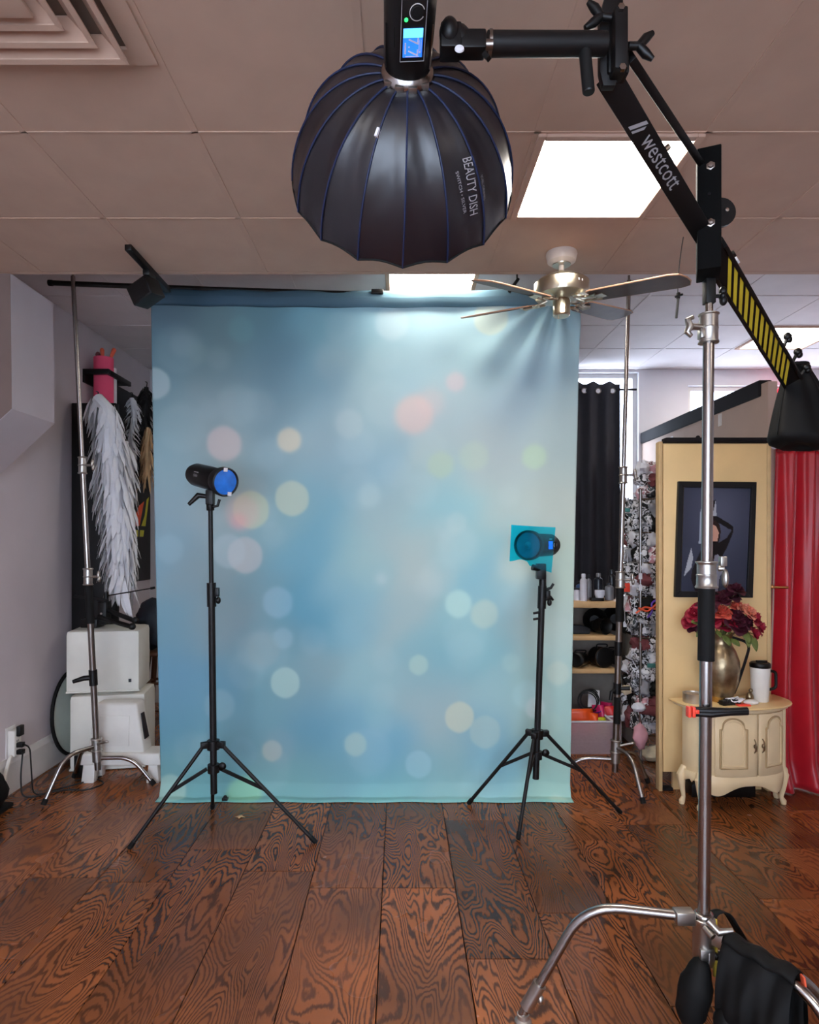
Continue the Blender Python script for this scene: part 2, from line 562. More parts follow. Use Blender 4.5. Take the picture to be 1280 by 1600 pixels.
# wall behind the camera with an opening for the added fill window
mb = MB()
mb.bx(XL - .1, -2.25, YF - .1, YF, 0, ZF + .1); mb.bx(1.3, XR + .1, YF - .1, YF, 0, ZF + .1)
mb.bx(-2.25, 1.3, YF - .1, YF, 0, .5); mb.bx(-2.25, 1.3, YF - .1, YF, 2.75, ZF + .1)
struct(mb.build('wall_front', 'wall_white', smooth=False))
def window(n, x0, x1, y, z0, z1, mull=()):
    f = MB(); t = .045
    for a, b, c, d in ((x0, x0 + t, z0, z1), (x1 - t, x1, z0, z1), (x0 + t, x1 - t, z0, z0 + t), (x0 + t, x1 - t, z1 - t, z1)):
        f.bx(a, b, y, y + .06, c, d)
    for m in mull: f.bx(m - .02, m + .02, y + .01, y + .05, z0 + t, z1 - t)
    w = struct(f.build('window_%d' % n, 'trim_white', smooth=False))
    MB().bx(x0 + t, x1 - t, y + .026, y + .032, z0 + t, z1 - t).build('pane', 'window_glass', w, smooth=False)
    MB().bx(x0 - .02, x1 + .02, y - .05, y + .02, z0 - .03, z0).build('window_sill', 'trim_white', w, smooth=False)
for i, (a, b, z0, z1) in enumerate(wins): window(i + 1, a, b, YB + .05, z0, z1, ((a + b) / 2,) if i == 2 else ())
window(4, -2.25, 1.3, YF - .08, .5, 2.75, (-1.07, .12))  # unseen window, added to let in even frontal light

# baseboards
b_ = struct(MB().prism([(0, 0), (.022, 0), (.022, .19), (.014, .215), (.012, .23), (0, .23)], (XL, YB, 0), (1, 0, 0), (0, 0, 1), YB - YF).build('baseboard_left', 'trim_white', smooth=False))
struct(MB().bx(XL, XR, YB - .02, YB, 0, .2).build('baseboard_back', 'trim_white', smooth=False))

# ceilings: a lower painted tile ceiling in front, a higher pale one behind the step
ceil = struct(MB().bx(XL, XR, YF, YS, ZF + .02, ZF + .05).bx(XL, XR, YS - .03, YS, ZF, ZR + .06).build('ceiling', 'tile_paint', smooth=False))
T = .61
t0 = None
holes = set()
def tiles(parent, xs0, ys0, xa, xb, ya, yb, z, m, skip, bars):
    proto = None
    i0 = math.floor((xa - xs0) / T); j0 = math.floor((ya - ys0) / T)
    for i in range(i0, math.ceil((xb - xs0) / T)):
        for j in range(j0, math.ceil((yb - ys0) / T)):
            a, b = max(xs0 + i * T, xa), min(xs0 + (i + 1) * T, xb)
            c, d = max(ys0 + j * T, ya), min(ys0 + (j + 1) * T, yb)
            if b - a < .03 or d - c < .03 or (i, j) in skip: continue
            full = b - a > T - 1e-4 and d - c > T - 1e-4
            loc = ((a + b) / 2, (c + d) / 2, z)
            if full and proto is not None:
                copy_piece(proto, parent, loc); continue
            o = MB().box((0, 0, .008), (b - a - .006, d - c - .006, .016)).build('ceiling_tile', m, parent, smooth=False, bevel=.002, seg=1)
            o.location = loc
            if full: proto = o
    for i in range(i0 + 1, math.ceil((xb - xs0) / T)):
        X = xs0 + i * T
        MB().bx(X - .012, X + .012, ya, yb, z - .003, z + .004).build('grid_bar', bars, parent, smooth=False)
    for j in range(j0 + 1, math.ceil((yb - ys0) / T)):
        Y = ys0 + j * T
        MB().bx(xa, xb, Y - .004, Y + .004, z - .003, z + .004).build('grid_bar', bars, parent, smooth=False)
tiles(ceil, .49, 2.28, XL, XR, YF, YS - .03, ZF, 'tile_paint', {(0, 0), (-3, -5), (3, -5)}, 'grid_paint')
ceil2 = struct(MB().bx(XL, XR, YS, YB, ZR + .02, ZR + .06).build('ceiling_rear', 'rear_tile', smooth=False))
tiles(ceil2, -.10, 3.83, XL, XR, YS, YB, ZR, 'rear_tile', {(0, 0), (5, 2)}, 'rear_tile')

def ceiling_light(x, y, z, label, w=T, d=T):
    t = thing('ceiling_light', label, 'ceiling light', (x, y, z))
    f = MB(); a, b = w / 2 - .006, d / 2 - .006; e = .028
    for c, s in (((x - a + e / 2, y), (e, 2 * b)), ((x + a - e / 2, y), (e, 2 * b))):
        f.box((c[0], c[1], z - .003), (s[0], s[1], .022))
    for c, s in (((x, y - b + e / 2), (2 * a - 2 * e, e)), ((x, y + b - e / 2), (2 * a - 2 * e, e))):
        f.box((c[0], c[1], z - .003), (s[0], s[1], .022))
    f.build('frame', 'grid_paint', t, smooth=False, bevel=.003)
    MB().box((x, y, z + .004), (2 * a - 2 * e, 2 * b - 2 * e, .006)).build('diffuser', 'panel_light', t, smooth=False)
    return t
ceiling_light(.49 + T / 2, 2.28 + T / 2, ZF, 'bright square ceiling light panel behind the black boom arm')
ceiling_light(-.10 + T / 2, 3.83 + T / 2, ZR, 'narrow glimpse of lit ceiling panel just above the blue backdrop')
ceiling_light(-.10 + 5 * T + T / 2, 3.83 + 2 * T + T / 2, ZR, 'lit ceiling panel at the right edge behind the striped boom end')
ceiling_light(.49 - 3 * T + T / 2, 2.28 - 5 * T + T / 2, ZF, 'ceiling light panel over the left side behind the viewer')
ceiling_light(.49 + 3 * T + T / 2, 2.28 - 5 * T + T / 2, ZF, 'ceiling light panel over the right side behind the viewer')

# the boxed-in bulkhead on the left wall with its slanted underside
struct(MB().prism([(0, 3.057), (.355, 3.057), (.365, 2.32), (0, 1.98)], (XL, 3.92, 0), (1, 0, 0), (0, 0, 1), .43).build('trim_1', 'wall_paint', smooth=False))
MB().prism([(.002, 3.055), (.355, 3.055), (.364, 2.322), (.002, 1.985)], (XL, 3.4905, 0), (1, 0, 0), (0, 0, 1), .004).build('shaded_end', 'bulkhead_shaded', bpy.data.objects['trim_1'], smooth=False)  # darker sheet over the end face, its colour standing in for shade
# closing strip of wall above the bulkhead's end, under the rear ceiling
# tan partition on the right running back to the rear wall, capped with dark trim
part = struct(MB().bx(2.40, 2.46, 4.17, 6.35, 0, 2.64).build('wall_partition', 'tan_panel', smooth=False))
MB().bx(2.385, 2.475, 4.25, 6.35, 2.56, 2.67).build('cap_rail', 'dark_trim', part, smooth=False, bevel=.01)
for Y, z0, z1 in ((4.77, 2.46, 2.55), (5.62, 2.40, 2.52)):
    MB().bx(2.396, 2.40, Y, Y + .05, z0, z1).build('tape_strip', 'tape_white', part, smooth=False)

# air vent
vt = thing('air_vent', 'square white ceiling air vent with stepped louvres in the top left corner', 'vent', (-1.045, 1.63, ZF))
cx, cy = -1.045, 1.635
def frustum(mb, h0, z0, h1, z1, t=.004):
    vs = []
    for h, z in ((h0, z0), (h1, z1), (h1 , z1 + t), (h0, z0 + t)):
        vs += [V((cx + sx * h, cy + sy * h, z)) for sx, sy in ((-1, -1), (1, -1), (1, 1), (-1, 1))]
    fs = []
    for r in range(4):
        for k in range(4):
            fs.append((r * 4 + k, r * 4 + (k + 1) % 4, ((r + 1) % 4) * 4 + (k + 1) % 4, ((r + 1) % 4) * 4 + k))
    mb.add(vs, fs)
m = MB(); frustum(m, .31, ZF - .012, .245, ZF - .014, .010); m.build('frame', 'grid_paint', vt, smooth=False)
for h0, h1 in ((.243, .215), (.18, .15), (.118, .09)):
    m = MB(); frustum(m, h0, ZF - .055, h1 - .02, ZF - .012); frustum(m, h0 + .006, ZF - .056, h0 - .012, ZF - .054)
    m.build('vane_ring', 'grid_paint', vt, smooth=False)
MB().box((cx, cy, ZF - .06), (.14, .14, .012)).build('centre_plate', 'grid_paint', vt, bevel=.003)
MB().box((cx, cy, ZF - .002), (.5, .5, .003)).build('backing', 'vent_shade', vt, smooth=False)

# track light
tl = thing('track_light', 'black ceiling track with square spotlight head above the left backdrop corner', 'track light', P(200, 383, 3.15))
MB().bar((-1.335, 3.14, ZF - .016), (-1.335, 3.68, ZF - .016), .034, .03).build('track', 'black_metal', tl, bevel=.003)
MB().bx(-1.352, -1.318, 3.36, 3.46, ZF - .06, ZF - .03).build('track_adapter', 'black_metal', tl, bevel=.004)
hc = P(228, 457, 3.42)
MB().tube([(-1.335, 3.41, ZF - .05), (-1.34, 3.41, hc.z + .04)], .014).build('stem', 'black_metal', tl)
Rh = Matrix.Rotation(math.radians(-24), 3, 'Y') @ Matrix.Rotation(math.radians(-20), 3, 'Z')
hd = MB().box(hc, (.135, .11, .105), Rh).build('lamp_head', 'black_satin', tl, bevel=.006)
MB().box(hc + Rh @ V((.0, -.056, 0)), (.11, .004, .082), Rh).build('lamp_face', 'black_plastic', hd, smooth=False)
# small fixture in the strip above the backdrop
sf = thing('ceiling_hook', 'small black bracket hanging just above the backdrop beside the fan', 'bracket', P(803, 438, 4.02))
p = P(803, 447, 3.98)
MB().bar(P(796, 456, 3.98), P(810, 436, 3.98), .035, .02).build('arm', 'black_metal', sf, bevel=.003)
MB().tube([P(808, 439, 3.98), V((P(808, 439, 3.98).x, 3.98, ZR))], .006).build('stem', 'black_metal', sf)
# ================================================================ backdrop
bd = thing('backdrop', 'large printed pale blue bokeh backdrop cloth hanging from the crossbar to the floor', 'backdrop', P(570, 1250, 3.95))
CTRL = [  # colour field of the cloth, darker to the upper left: x, y, r, g, b
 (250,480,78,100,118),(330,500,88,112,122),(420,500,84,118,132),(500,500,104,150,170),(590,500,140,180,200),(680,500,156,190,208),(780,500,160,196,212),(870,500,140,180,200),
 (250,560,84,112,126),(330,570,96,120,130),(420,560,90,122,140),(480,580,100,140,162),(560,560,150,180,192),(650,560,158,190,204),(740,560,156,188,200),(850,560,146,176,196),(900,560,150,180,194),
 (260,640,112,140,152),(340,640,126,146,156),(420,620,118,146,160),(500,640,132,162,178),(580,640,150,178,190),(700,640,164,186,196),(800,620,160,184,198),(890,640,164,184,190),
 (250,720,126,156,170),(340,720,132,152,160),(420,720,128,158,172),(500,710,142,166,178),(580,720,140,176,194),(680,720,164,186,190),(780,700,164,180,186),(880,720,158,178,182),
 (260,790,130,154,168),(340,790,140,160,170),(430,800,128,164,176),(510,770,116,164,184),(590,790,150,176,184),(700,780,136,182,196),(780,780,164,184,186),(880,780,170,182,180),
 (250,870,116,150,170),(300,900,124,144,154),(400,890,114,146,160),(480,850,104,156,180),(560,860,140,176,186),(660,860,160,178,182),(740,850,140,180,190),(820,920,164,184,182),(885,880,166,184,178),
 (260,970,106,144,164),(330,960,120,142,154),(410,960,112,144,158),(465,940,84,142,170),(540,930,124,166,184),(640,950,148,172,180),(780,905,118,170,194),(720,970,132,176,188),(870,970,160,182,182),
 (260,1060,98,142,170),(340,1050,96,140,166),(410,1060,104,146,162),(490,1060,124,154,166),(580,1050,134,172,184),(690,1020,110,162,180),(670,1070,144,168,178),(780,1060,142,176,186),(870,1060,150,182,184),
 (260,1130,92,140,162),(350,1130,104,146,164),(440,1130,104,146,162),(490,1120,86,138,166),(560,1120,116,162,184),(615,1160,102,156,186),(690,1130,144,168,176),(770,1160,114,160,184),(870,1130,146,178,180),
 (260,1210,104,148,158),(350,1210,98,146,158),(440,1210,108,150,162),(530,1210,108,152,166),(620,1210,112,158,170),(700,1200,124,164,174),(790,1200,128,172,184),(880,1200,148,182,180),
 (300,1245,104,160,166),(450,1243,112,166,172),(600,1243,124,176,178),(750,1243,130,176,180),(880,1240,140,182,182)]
BOK = [  # printed light circles: x, y, radius, colour, opacity, softness
 (240,597,24,(176,190,198),.65,2),(347,687,27,(196,176,178),.75,3),(450,680,19,(208,196,176),.85,3),(454,770,27,(184,194,178),.85,2),
 (388,788,29,(186,196,172),.8,2),(374,792,26,(204,178,176),.6,6),(368,806,12,(216,150,160),.55,6),(378,858,28,(188,182,186),.7,2),(352,852,26,(166,182,194),.6,3),
 (258,850,22,(150,180,196),.4,4),(430,930,24,(142,178,200),.6,3),(438,985,16,(140,174,192),.6,3),(406,1003,26,(134,158,168),.6,4),(441,1053,23.5,(158,188,188),.9,1.5),
 (334,1088,24,(132,166,182),.6,3),(310,1155,24,(120,158,172),.5,4),(370,1160,24,(116,160,184),.45,4),(419,1157,16,(176,182,174),.85,2),(555,1147,18,(160,186,184),.8,2),
 (252,1222,28,(164,192,184),.75,2),(374,1226,30,(140,196,160),.75,4),(545,655,22,(168,188,196),.6,4),(612,498,26,(184,204,216),.65,4),(766,492,27,(196,206,196),.75,2),
 (647,640,30,(212,188,188),.9,6),(672,622,22,(206,186,190),.5,8),(712,590,15,(200,188,198),.85,4),(690,718,20,(174,196,176),.7,4),(742,706,22,(176,196,182),.6,5),(838,708,19,(176,204,178),.75,4),
 (577,765,18,(170,196,202),.5,5),(716,808,16,(168,192,198),.6,4),(596,893,8,(186,198,206),.6,6),(720,932,21,(172,206,206),.9,3),(762,948,22,(176,196,190),.8,3),(657,1026,15.5,(160,190,188),.9,2),
 (724,1105,23.5,(182,190,178),.95,1.5),(766,1128,25,(158,182,184),.75,2),(658,1178,21,(146,184,200),.7,2),(832,1072,22,(160,196,204),.6,4),(847,1092,16,(180,198,204),.85,2),(884,1040,18,(182,196,190),.75,3),
 (806,1022,14,(164,192,192),.6,4),(872,1118,20,(160,190,186),.45,4),(884,1236,14,(190,206,198),.7,3),(376,510,20,(96,140,150),.5,5),(308,548,16,(112,136,140),.4,5),(320,1250,0.1,(0,0,0),0,1),
 (590,1102,20,(130,174,186),.4,6),(430,1150,26,(130,150,166),.4,8),(580,880,30,(150,182,188),.3,8),(812,870,30,(206,206,196),.5,12),(400,628,26,(140,162,172),.4,8),(520,560,30,(150,170,180),.4,12)]
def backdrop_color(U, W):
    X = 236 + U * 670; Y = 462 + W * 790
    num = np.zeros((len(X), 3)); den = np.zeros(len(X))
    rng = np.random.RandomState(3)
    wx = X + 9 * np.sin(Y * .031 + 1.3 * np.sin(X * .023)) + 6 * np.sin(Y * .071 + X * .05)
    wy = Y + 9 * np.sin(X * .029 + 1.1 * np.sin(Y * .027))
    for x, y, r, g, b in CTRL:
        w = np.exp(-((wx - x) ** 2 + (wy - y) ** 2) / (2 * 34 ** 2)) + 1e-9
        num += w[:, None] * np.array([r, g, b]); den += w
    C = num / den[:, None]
    for k in range(46):
        x = rng.uniform(240, 900); y = rng.uniform(480, 1240); r = rng.uniform(14, 38)
        d = np.hypot(X - x, Y - y) * (1 + .008 * np.cos(6 * np.arctan2(Y - y, X - x)))
        a = .09 / (1 + np.exp((d - r) / 3))
        C = C * (1 - a[:, None]) + np.array([200, 214, 220]) * a[:, None]
    for x, y, r, col, op, so in BOK:
        d = np.hypot(X - x, Y - y) * (1 + .010 * np.cos(6 * np.arctan2(Y - y, X - x)))
        a = op * .78 / (1 + np.exp(np.clip((d - r) / (so * .5), -40, 40)))
        C = C * (1 - a[:, None]) + np.array(col) * a[:, None]
    # pale streaky paint where the print ends at the bottom
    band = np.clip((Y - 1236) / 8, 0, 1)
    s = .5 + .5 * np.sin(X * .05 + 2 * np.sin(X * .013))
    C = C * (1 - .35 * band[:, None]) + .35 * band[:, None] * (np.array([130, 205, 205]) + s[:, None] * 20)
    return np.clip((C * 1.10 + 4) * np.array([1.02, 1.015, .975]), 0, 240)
def backdrop_pos(U, W):
    # W 0 at the bar, 1 at the front hem on the floor
    top, n = 462, len(U)
    px0 = 236 + 11 * W; px1 = 908 - 15 * W
    px = px0 + (px1 - px0) * U
    zt = 1.6 + (845 - 464 - 6 * np.sin(U * PI)) * 4.06 / 1000
    h = np.clip(W / .965, 0, 1)
    z = zt * (1 - h) + .004
    Y = 4.06 - .045 * h
    fl = np.clip((W - .94) / .06, 0, 1)
    Y = Y - .11 * fl ** 1.3
    z = np.maximum(z, .004 + .0 * fl) + .012 * np.sin(U * 23 + 2 * np.sin(U * 7)) * np.clip((W - .9) / .07, 0, 1) * (1 - fl) + .0
    # drape: faint vertical waves, pulled folds fanning from the upper right clamp, slack near the hem
    wav = .010 * np.sin(U * 17 + .8) * np.sin(W * 3) + .006 * np.sin(U * 41 + W * 5)
    PX = 236 + 670 * U; PY = 462 + 790 * W
    ang = np.arctan2(PX - 872, PY - 440); rad = np.hypot(PX - 872, PY - 440)
    fan = np.exp(-(rad / 175) ** 2) * (1 - np.exp(-(rad / 40) ** 2))
    wav += .022 * fan * np.sin(ang * 15 + .9) * np.exp(-((ang + .2) / .8) ** 2)
    low = np.clip((W - .78) / .2, 0, 1) * (1 - fl)
    wav += .016 * low * np.sin(U * 62 + 3 * np.sin(U * 9)) * (.3 + .7 * (U > .78))
    Y = Y - wav
    return px * 0 + (px - 625) * (4.06 - .10 * W) / 1000, Y, np.maximum(z, .004)
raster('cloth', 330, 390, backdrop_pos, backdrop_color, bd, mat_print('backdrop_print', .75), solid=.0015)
# rolled sleeve around the bar
def sleeve_pos(U, W):
    a = W * 2 * PI
    c = -6 * np.sin(U * PI)
    z0 = 1.6 + (845 - 461 + c * .6) * 4.06 / 1000
    return (238 + U * 666 - 625) * 4.05 / 1000, 4.05 - .03 * np.cos(a) - .006 * np.sin(U * 40), z0 + .052 * np.sin(a) - .016
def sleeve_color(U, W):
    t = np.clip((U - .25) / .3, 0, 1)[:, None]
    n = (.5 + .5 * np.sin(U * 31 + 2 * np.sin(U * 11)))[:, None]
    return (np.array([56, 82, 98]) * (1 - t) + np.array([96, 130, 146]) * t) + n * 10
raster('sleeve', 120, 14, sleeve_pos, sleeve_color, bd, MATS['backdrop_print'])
zb = lambda px, py, Y=4.05: P(px, py, Y)
cb = thing('crossbar', 'long black crossbar the blue backdrop hangs from, end jutting out at left', 'bar', zb(78, 443))
MB().tube([zb(78, 442), zb(330, 452), zb(640, 462), zb(985, 454)], .0165, 14).build('bar', 'black_metal', cb)
MB().tube([zb(76, 442), zb(82, 442.3)], .019, 14).build('end_cap', 'black_rubber', cb)
for px, py in ((590, 459), (250, 450), (890, 458)):
    MB().box(zb(px, py) - V((0, .03, 0)), (.075, .03, .03)).build('clamp', 'black_plastic', cb, bevel=.005)
bc = MB().box(P(352, 1248, 3.90), (.035, .03, .016)).ell(P(352, 1245.5, 3.90), (.012, .012, .012)).build('backdrop_clip', 'black_plastic', origin=P(352, 1250, 3.90), bevel=.003)
tag(bc, 'tiny black clip lying at the bottom hem of the blue backdrop', 'clip')

# ================================================================ chrome C-stands of the backdrop
def c_stand(label, base, top, cuts, feet, hub_z, blk):
    t = thing('backdrop_stand', label, 'stand', (base.x, base.y, 0), 'backdrop stands')
    ax = lambda z: base + (top - base) * ((z - base.z) / (top.z - base.z))
    z1, z2 = cuts
    MB().tube([ax(z2 - .05), top], .0135, 16).build('upper_pole', 'chrome', t)
    MB().tube([ax(z1 - .05), ax(z2)], .0165, 16).build('middle_pole', 'chrome', t)
    MB().tube([base, ax(z1)], .0195, 16).build('lower_pole', 'steel', t)
    MB().tube([top - V((0, 0, .03)), top + V((0, 0, .03))], .008, 10).build('spigot', 'steel', t)
    for z, r in ((z1, .027), (z2, .024)):
        c = ax(z)
        co = MB().tube([c - V((0, 0, .052)), c + V((0, 0, .052))], r, 16).build('collar', 'silver_cast', t)
        MB().ring(c + V((0, 0, .05)), (0, 0, 1), r, .005).ring(c - V((0, 0, .05)), (0, 0, 1), r, .005).ring(c, (0, 0, 1), r, .004).build('collar_rim', 'silver_cast', co)
        MB().tube([c + V((r, -.005, 0)), c + V((r + .035, -.01, 0))], .008).ell(c + V((r + .045, -.012, .012)), (.010, .012, .028)).ell(c + V((r + .05, -.012, -.014)), (.010, .012, .02)).build('wing_knob', 'silver_cast', co)
    za, zb_ = blk
    MB().tube([ax(za), ax(zb_)], .0245, 16).build('grip', 'black_rubber', t)
    hb = MB().tube([ax(hub_z - .10), ax(hub_z + .05)], .03, 16).build('leg_hub', 'silver_cast', t)
    MB().ring(ax(hub_z + .045), (0, 0, 1), .028, .007).ring(ax(hub_z - .095), (0, 0, 1), .022, .008).ring(ax(hub_z - .03), (0, 0, 1), .03, .006).build('hub_rim', 'silver_cast', hb)
    MB().tube([ax(hub_z) + V((.02, -.03, .02)), ax(hub_z) + V((.085, -.06, .045))], .008).ell(ax(hub_z) + V((.09, -.06, .046)), (.016, .01, .01)).build('t_handle', 'silver_cast', hb)
    for k, f in enumerate(feet):
        h = ax(hub_z - .04 * k)
        f = V(f); d = V((f.x - h.x, f.y - h.y, 0)); L = d.length; d.normalize()
        pts = [h + d * .025, h + d * (L * .6), V((f.x, f.y, .015))]
        lg = MB().tube(rounded(pts, .09), .0135, 12).build('leg', 'chrome', t)
        e = (pts[2] - pts[1]).normalized()
        MB().tube([pts[2] - e * .035, pts[2]], .0165, 12).build('rubber_foot', 'black_rubber', lg)
    return t, ax
base = P(153, 1196, 4.14); base.z = .12
ls, axl = c_stand('chrome stand with turtle base at the left end of the backdrop', base, P(114, 432, 4.03), (1.37, 2.08),
    [(-2.14, 3.84, 0), (-2.19, 4.30, 0), (-1.60, 4.165, 0)], .275, (1.07, 1.33))
c = axl(.72)
k_ = MB().tube([axl(.67), axl(.77)], .026, 14).build('clamp', 'black_plastic', ls)
MB().tube([c, c + V((-.05, -.02, .0)), c + V((-.115, -.03, -.02))], [.016, .017, .012]).build('lever', 'black_plastic', k_)
base = P(961, 1203, 4.16); base.z = .10
rs_, axr = c_stand('chrome stand at the right end of the backdrop before the cluttered rack', base, P(983, 438, 4.05), (1.35, 2.02),
    [(1.47, 3.86, 0), (1.63, 4.20, 0), (1.02, 4.22, 0)], .26, (1.08, 1.31))
for z0, z1 in ((.86, .95), (.61, .68)):
    MB().tube([axr(z0), axr(z1)], .025, 14).build('clamp', 'black_plastic', rs_)
c = axr(.645)
MB().tube([c, c + V((.075, -.02, .005))], .013).tube([c, c + V((-.045, -.02, -.02)), c + V((-.05, -.02, -.07))], .012).build('clamp_lever', 'black_plastic', rs_)
MB().tube([axr(.42) + V((0, -.01, 0)), axr(.59) + V((0, -.01, 0))], .022).build('grip', 'black_rubber', rs_)

# ================================================================ black tripod light stands
def tripod(label, top, foot_pts, hub_z, low_z, cz, cut_r, label_extra=None):
    fx = sum(f[0] for f in foot_pts) / 3; fy = sum(f[1] for f in foot_pts) / 3
    b = V((top.x + (top.y - top.y), fy, 0)); b.x = cut_r
    t = thing('light_stand', label, 'light stand', (b.x, fy, 0), 'black tripod light stands')
    b0 = V((b.x, fy, low_z - .14)); 
    ax = lambda z: b0 + (top - b0) * ((z - b0.z) / (top.z - b0.z))
    MB().tube([b0, ax(cz)], .0185, 16).build('lower_pole', 'black_satin', t)
    MB().tube([ax(cz - .05), top], .0125, 14).build('upper_pole', 'black_satin', t)
    co = MB().tube([ax(cz - .06), ax(cz + .07)], .025, 14).build('collar', 'black_plastic', t)
    c = ax(cz + .02)
    MB().box(c + V((.032, -.008, 0)), (.024, .03, .05)).ell(c + V((.04, -.01, -.045)), (.014, .014, .02)).build('clamp_knob', 'black_plastic', co, bevel=.004)
    h1 = MB().tube([ax(hub_z - .028), ax(hub_z + .022)], .034, 16).build('hub', 'black_plastic', t)
    h2 = MB().tube([ax(low_z - .025), ax(low_z + .02)], .032, 16).build('slide_collar', 'black_plastic', t)
    MB().ell(ax(low_z + .0) + V((.05, -.01, .012)), (.022, .012, .022)).build('knob', 'black_plastic', h2)
    for f in foot_pts:
        f = V((f[0], f[1], .012)); h = ax(hub_z); d = V((f.x - h.x, f.y - h.y, 0)).normalized()
        p0 = h + d * .05; 
        MB().box(h + d * .045, (.045, .03, .035), Matrix.Rotation(math.atan2(d.y, d.x), 3, 'Z')).build('hinge', 'black_plastic', h1, bevel=.004)
        lg = MB().tube([p0, f], .0105, 12).build('leg', 'black_satin', t)
        e = (f - p0).normalized()
        MB().tube([f - e * .03, f], .0135, 12).ell(f, (.014, .014, .012)).build('rubber_foot', 'black_rubber', lg)
        q = ax(low_z) + d * .035; mid = p0 + (f - p0) * .47
        MB().bar(q, mid, .010, .018).build('brace', 'black_satin', t)
    return t, ax
topL = P(329, 792, 3.5)
tls, axL = tripod('black tripod light stand left of centre under the blue gelled strobe', topL,
    [(-1.40, 3.32), (-.45, 3.383), (-1.116, 3.81)], .487, .357, 1.30, (334 - 625) * 3.5 / 1000)
topR = P(848, 905, 3.69)
trs, axR = tripod('black tripod light stand right of centre under the cyan gelled strobe', topR,
    [(.419, 3.88), (1.29, 3.75), (.634, 3.426)], .49, .37, 1.27, (837 - 625) * 3.69 / 1000)

# ================================================================ strobes
def strobe(name, label, c_front, axis, R, rb, L, group):
    """round monolight: c_front is the centre of the front ring, axis points out of the front"""
    d = V(axis).normalized()
    t = thing(name, label, 'studio strobe', c_front, group)
    MB().lathe([(.0, -L), (rb * .55, -L), (rb * .85, -L + .012), (rb, -L + .045), (rb * 1.02, -L * .5), (rb, -.075), (rb * .92, -.06), (rb * .92, -.03)], c_front, d, 28).build('body', 'black_plastic', t)
    MB().lathe([(rb * .9, -.075), (R, -.02), (R, .012), (R * .93, .016), (R * .86, .010), (R * .86, -.004), (R * .3, -.006)], c_front, d, 32, caps=False).build('reflector_ring', 'black_satin', t)
    return t, d
sdir = V((.72, -.66, -.20))
cf = P(351, 753, 3.40)
sl, d = strobe('strobe_light', 'black studio strobe with blue gel facing right on the left tripod stand', cf, sdir, .078, .064, .33, 'strobes on the tripod stands')
MB().lathe([(0, .013), (.02, .0125), (.045, .011), (.067, .008), (.067, .004), (0, .004)], cf, d, 32).build('blue_gel', 'strobe_lens', sl)
e1 = d.cross(V((0, 0, 1))).normalized(); e2 = e1.cross(d).normalized()   # e1: sideways, e2: up
for a, s in ((100, 1), (-65, 1)):
    q = cf + d * .015 + (-e1 * math.cos(math.radians(a)) + e2 * math.sin(math.radians(a))) * .067
    MB().box(q, (.022, .004, .02), Matrix((e1, d, e2)).transposed()).build('tape_tab', 'tag_paper', sl, smooth=False)
# side panel with a faint line of print, on the side towards the camera
n_ = (V((0, -1, 0)) - d * V((0, -1, 0)).dot(d)).normalized()
if n_.dot(V((-1, -.3, 0))) < 0: pass
pc = cf - d * .19 + n_ * .0645
up_ = n_.cross(d).normalized(); up_ = up_ if up_.z > 0 else -up_
MB().bar(pc - d * .022 + up_ * .012, pc + d * .022 + up_ * .012, .002, .004, up_).build('print_line', 'grey_ink', sl, smooth=False)
lettering('FJ400', .018, pc - up_ * .008 + n_ * .0006, d, up_, 'grey_ink', sl)
bk = MB().box(topL + V((.005, -.02, .05)), (.04, .05, .08)).tube([topL - V((0, 0, .02)), topL + V((0, -.01, .06))], .022).build('bracket', 'black_plastic', sl, bevel=.004)
MB().bar(cf - d * .13 - V((0, 0, .06)), topL + V((.0, -.02, .07)), .04, .04).build('yoke', 'black_plastic', sl, bevel=.006)
h0 = topL + V((-.01, -.03, .055))
MB().tube([h0, h0 + V((-.045, -.01, .005)), h0 + V((-.095, -.015, -.045))], [.012, .016, .010]).build('tilt_handle', 'black_plastic', bk)
MB().tube([topL + V((.02, -.02, 0)), topL + V((.045, -.02, .005)), topL + V((.055, -.02, .04))], .008).build('knob', 'black_plastic', bk)

cf = P(826, 852, 3.62)
sdir2 = V((-.60, -.80, .0))
sr, d = strobe('strobe_light', 'black studio strobe with lit blue screen behind a cyan gel, on the right tripod stand', cf, sdir2, .085, .066, .33, 'strobes on the tripod stands')
MB().lathe([(0, -.002), (.05, -.003), (.071, .002), (.072, .004), (0, .003)], cf, d, 32).build('lens', 'lens_teal', sr)
MB().ell(cf + d * .004, (.02, .02, .02)).build('flash_tube', 'bottle_grey', sr)
n_ = V((.62, -.36, 0)); n_ = (n_ - d * n_.dot(d)).normalized(); vv = V((0, 0, 1))
pc = cf - d * .15 + n_ * .0675
R_ = Matrix((d, n_, vv)).transposed()
sc_ = MB().box(pc, (.046, .004, .046), R_).build('screen', 'screen_blue', sr, smooth=False)
MB().box(pc - d * .062, (.03, .008, .04), R_).build('dial', 'black_rubber', sr, bevel=.003)
MB().ring(pc - d * .062 + n_ * .002, n_, .018, .0015, 20, 6).build('dial_ring', 'grey_ink', sr)
MB().box(pc + V((0, 0, .035)), (.03, .003, .006), R_).build('indicator', 'white_ink', sr, smooth=False)
MB().tube([topR - V((0, 0, .09)), topR + V((0, 0, .03))], .021, 14).box(topR + V((-.01, 0, .045)), (.05, .06, .09)).build('bracket', 'black_plastic', sr, bevel=.004)
h0 = topR + V((-.02, -.02, .06))
MB().tube([h0, h0 + V((-.045, -.01, .01))], [.014, .018]).tube([topR + V((.015, 0, -.06)), topR + V((.045, -.01, -.05)), topR + V((.06, -.01, -.025))], .008).build('tilt_handle', 'black_plastic', sr)
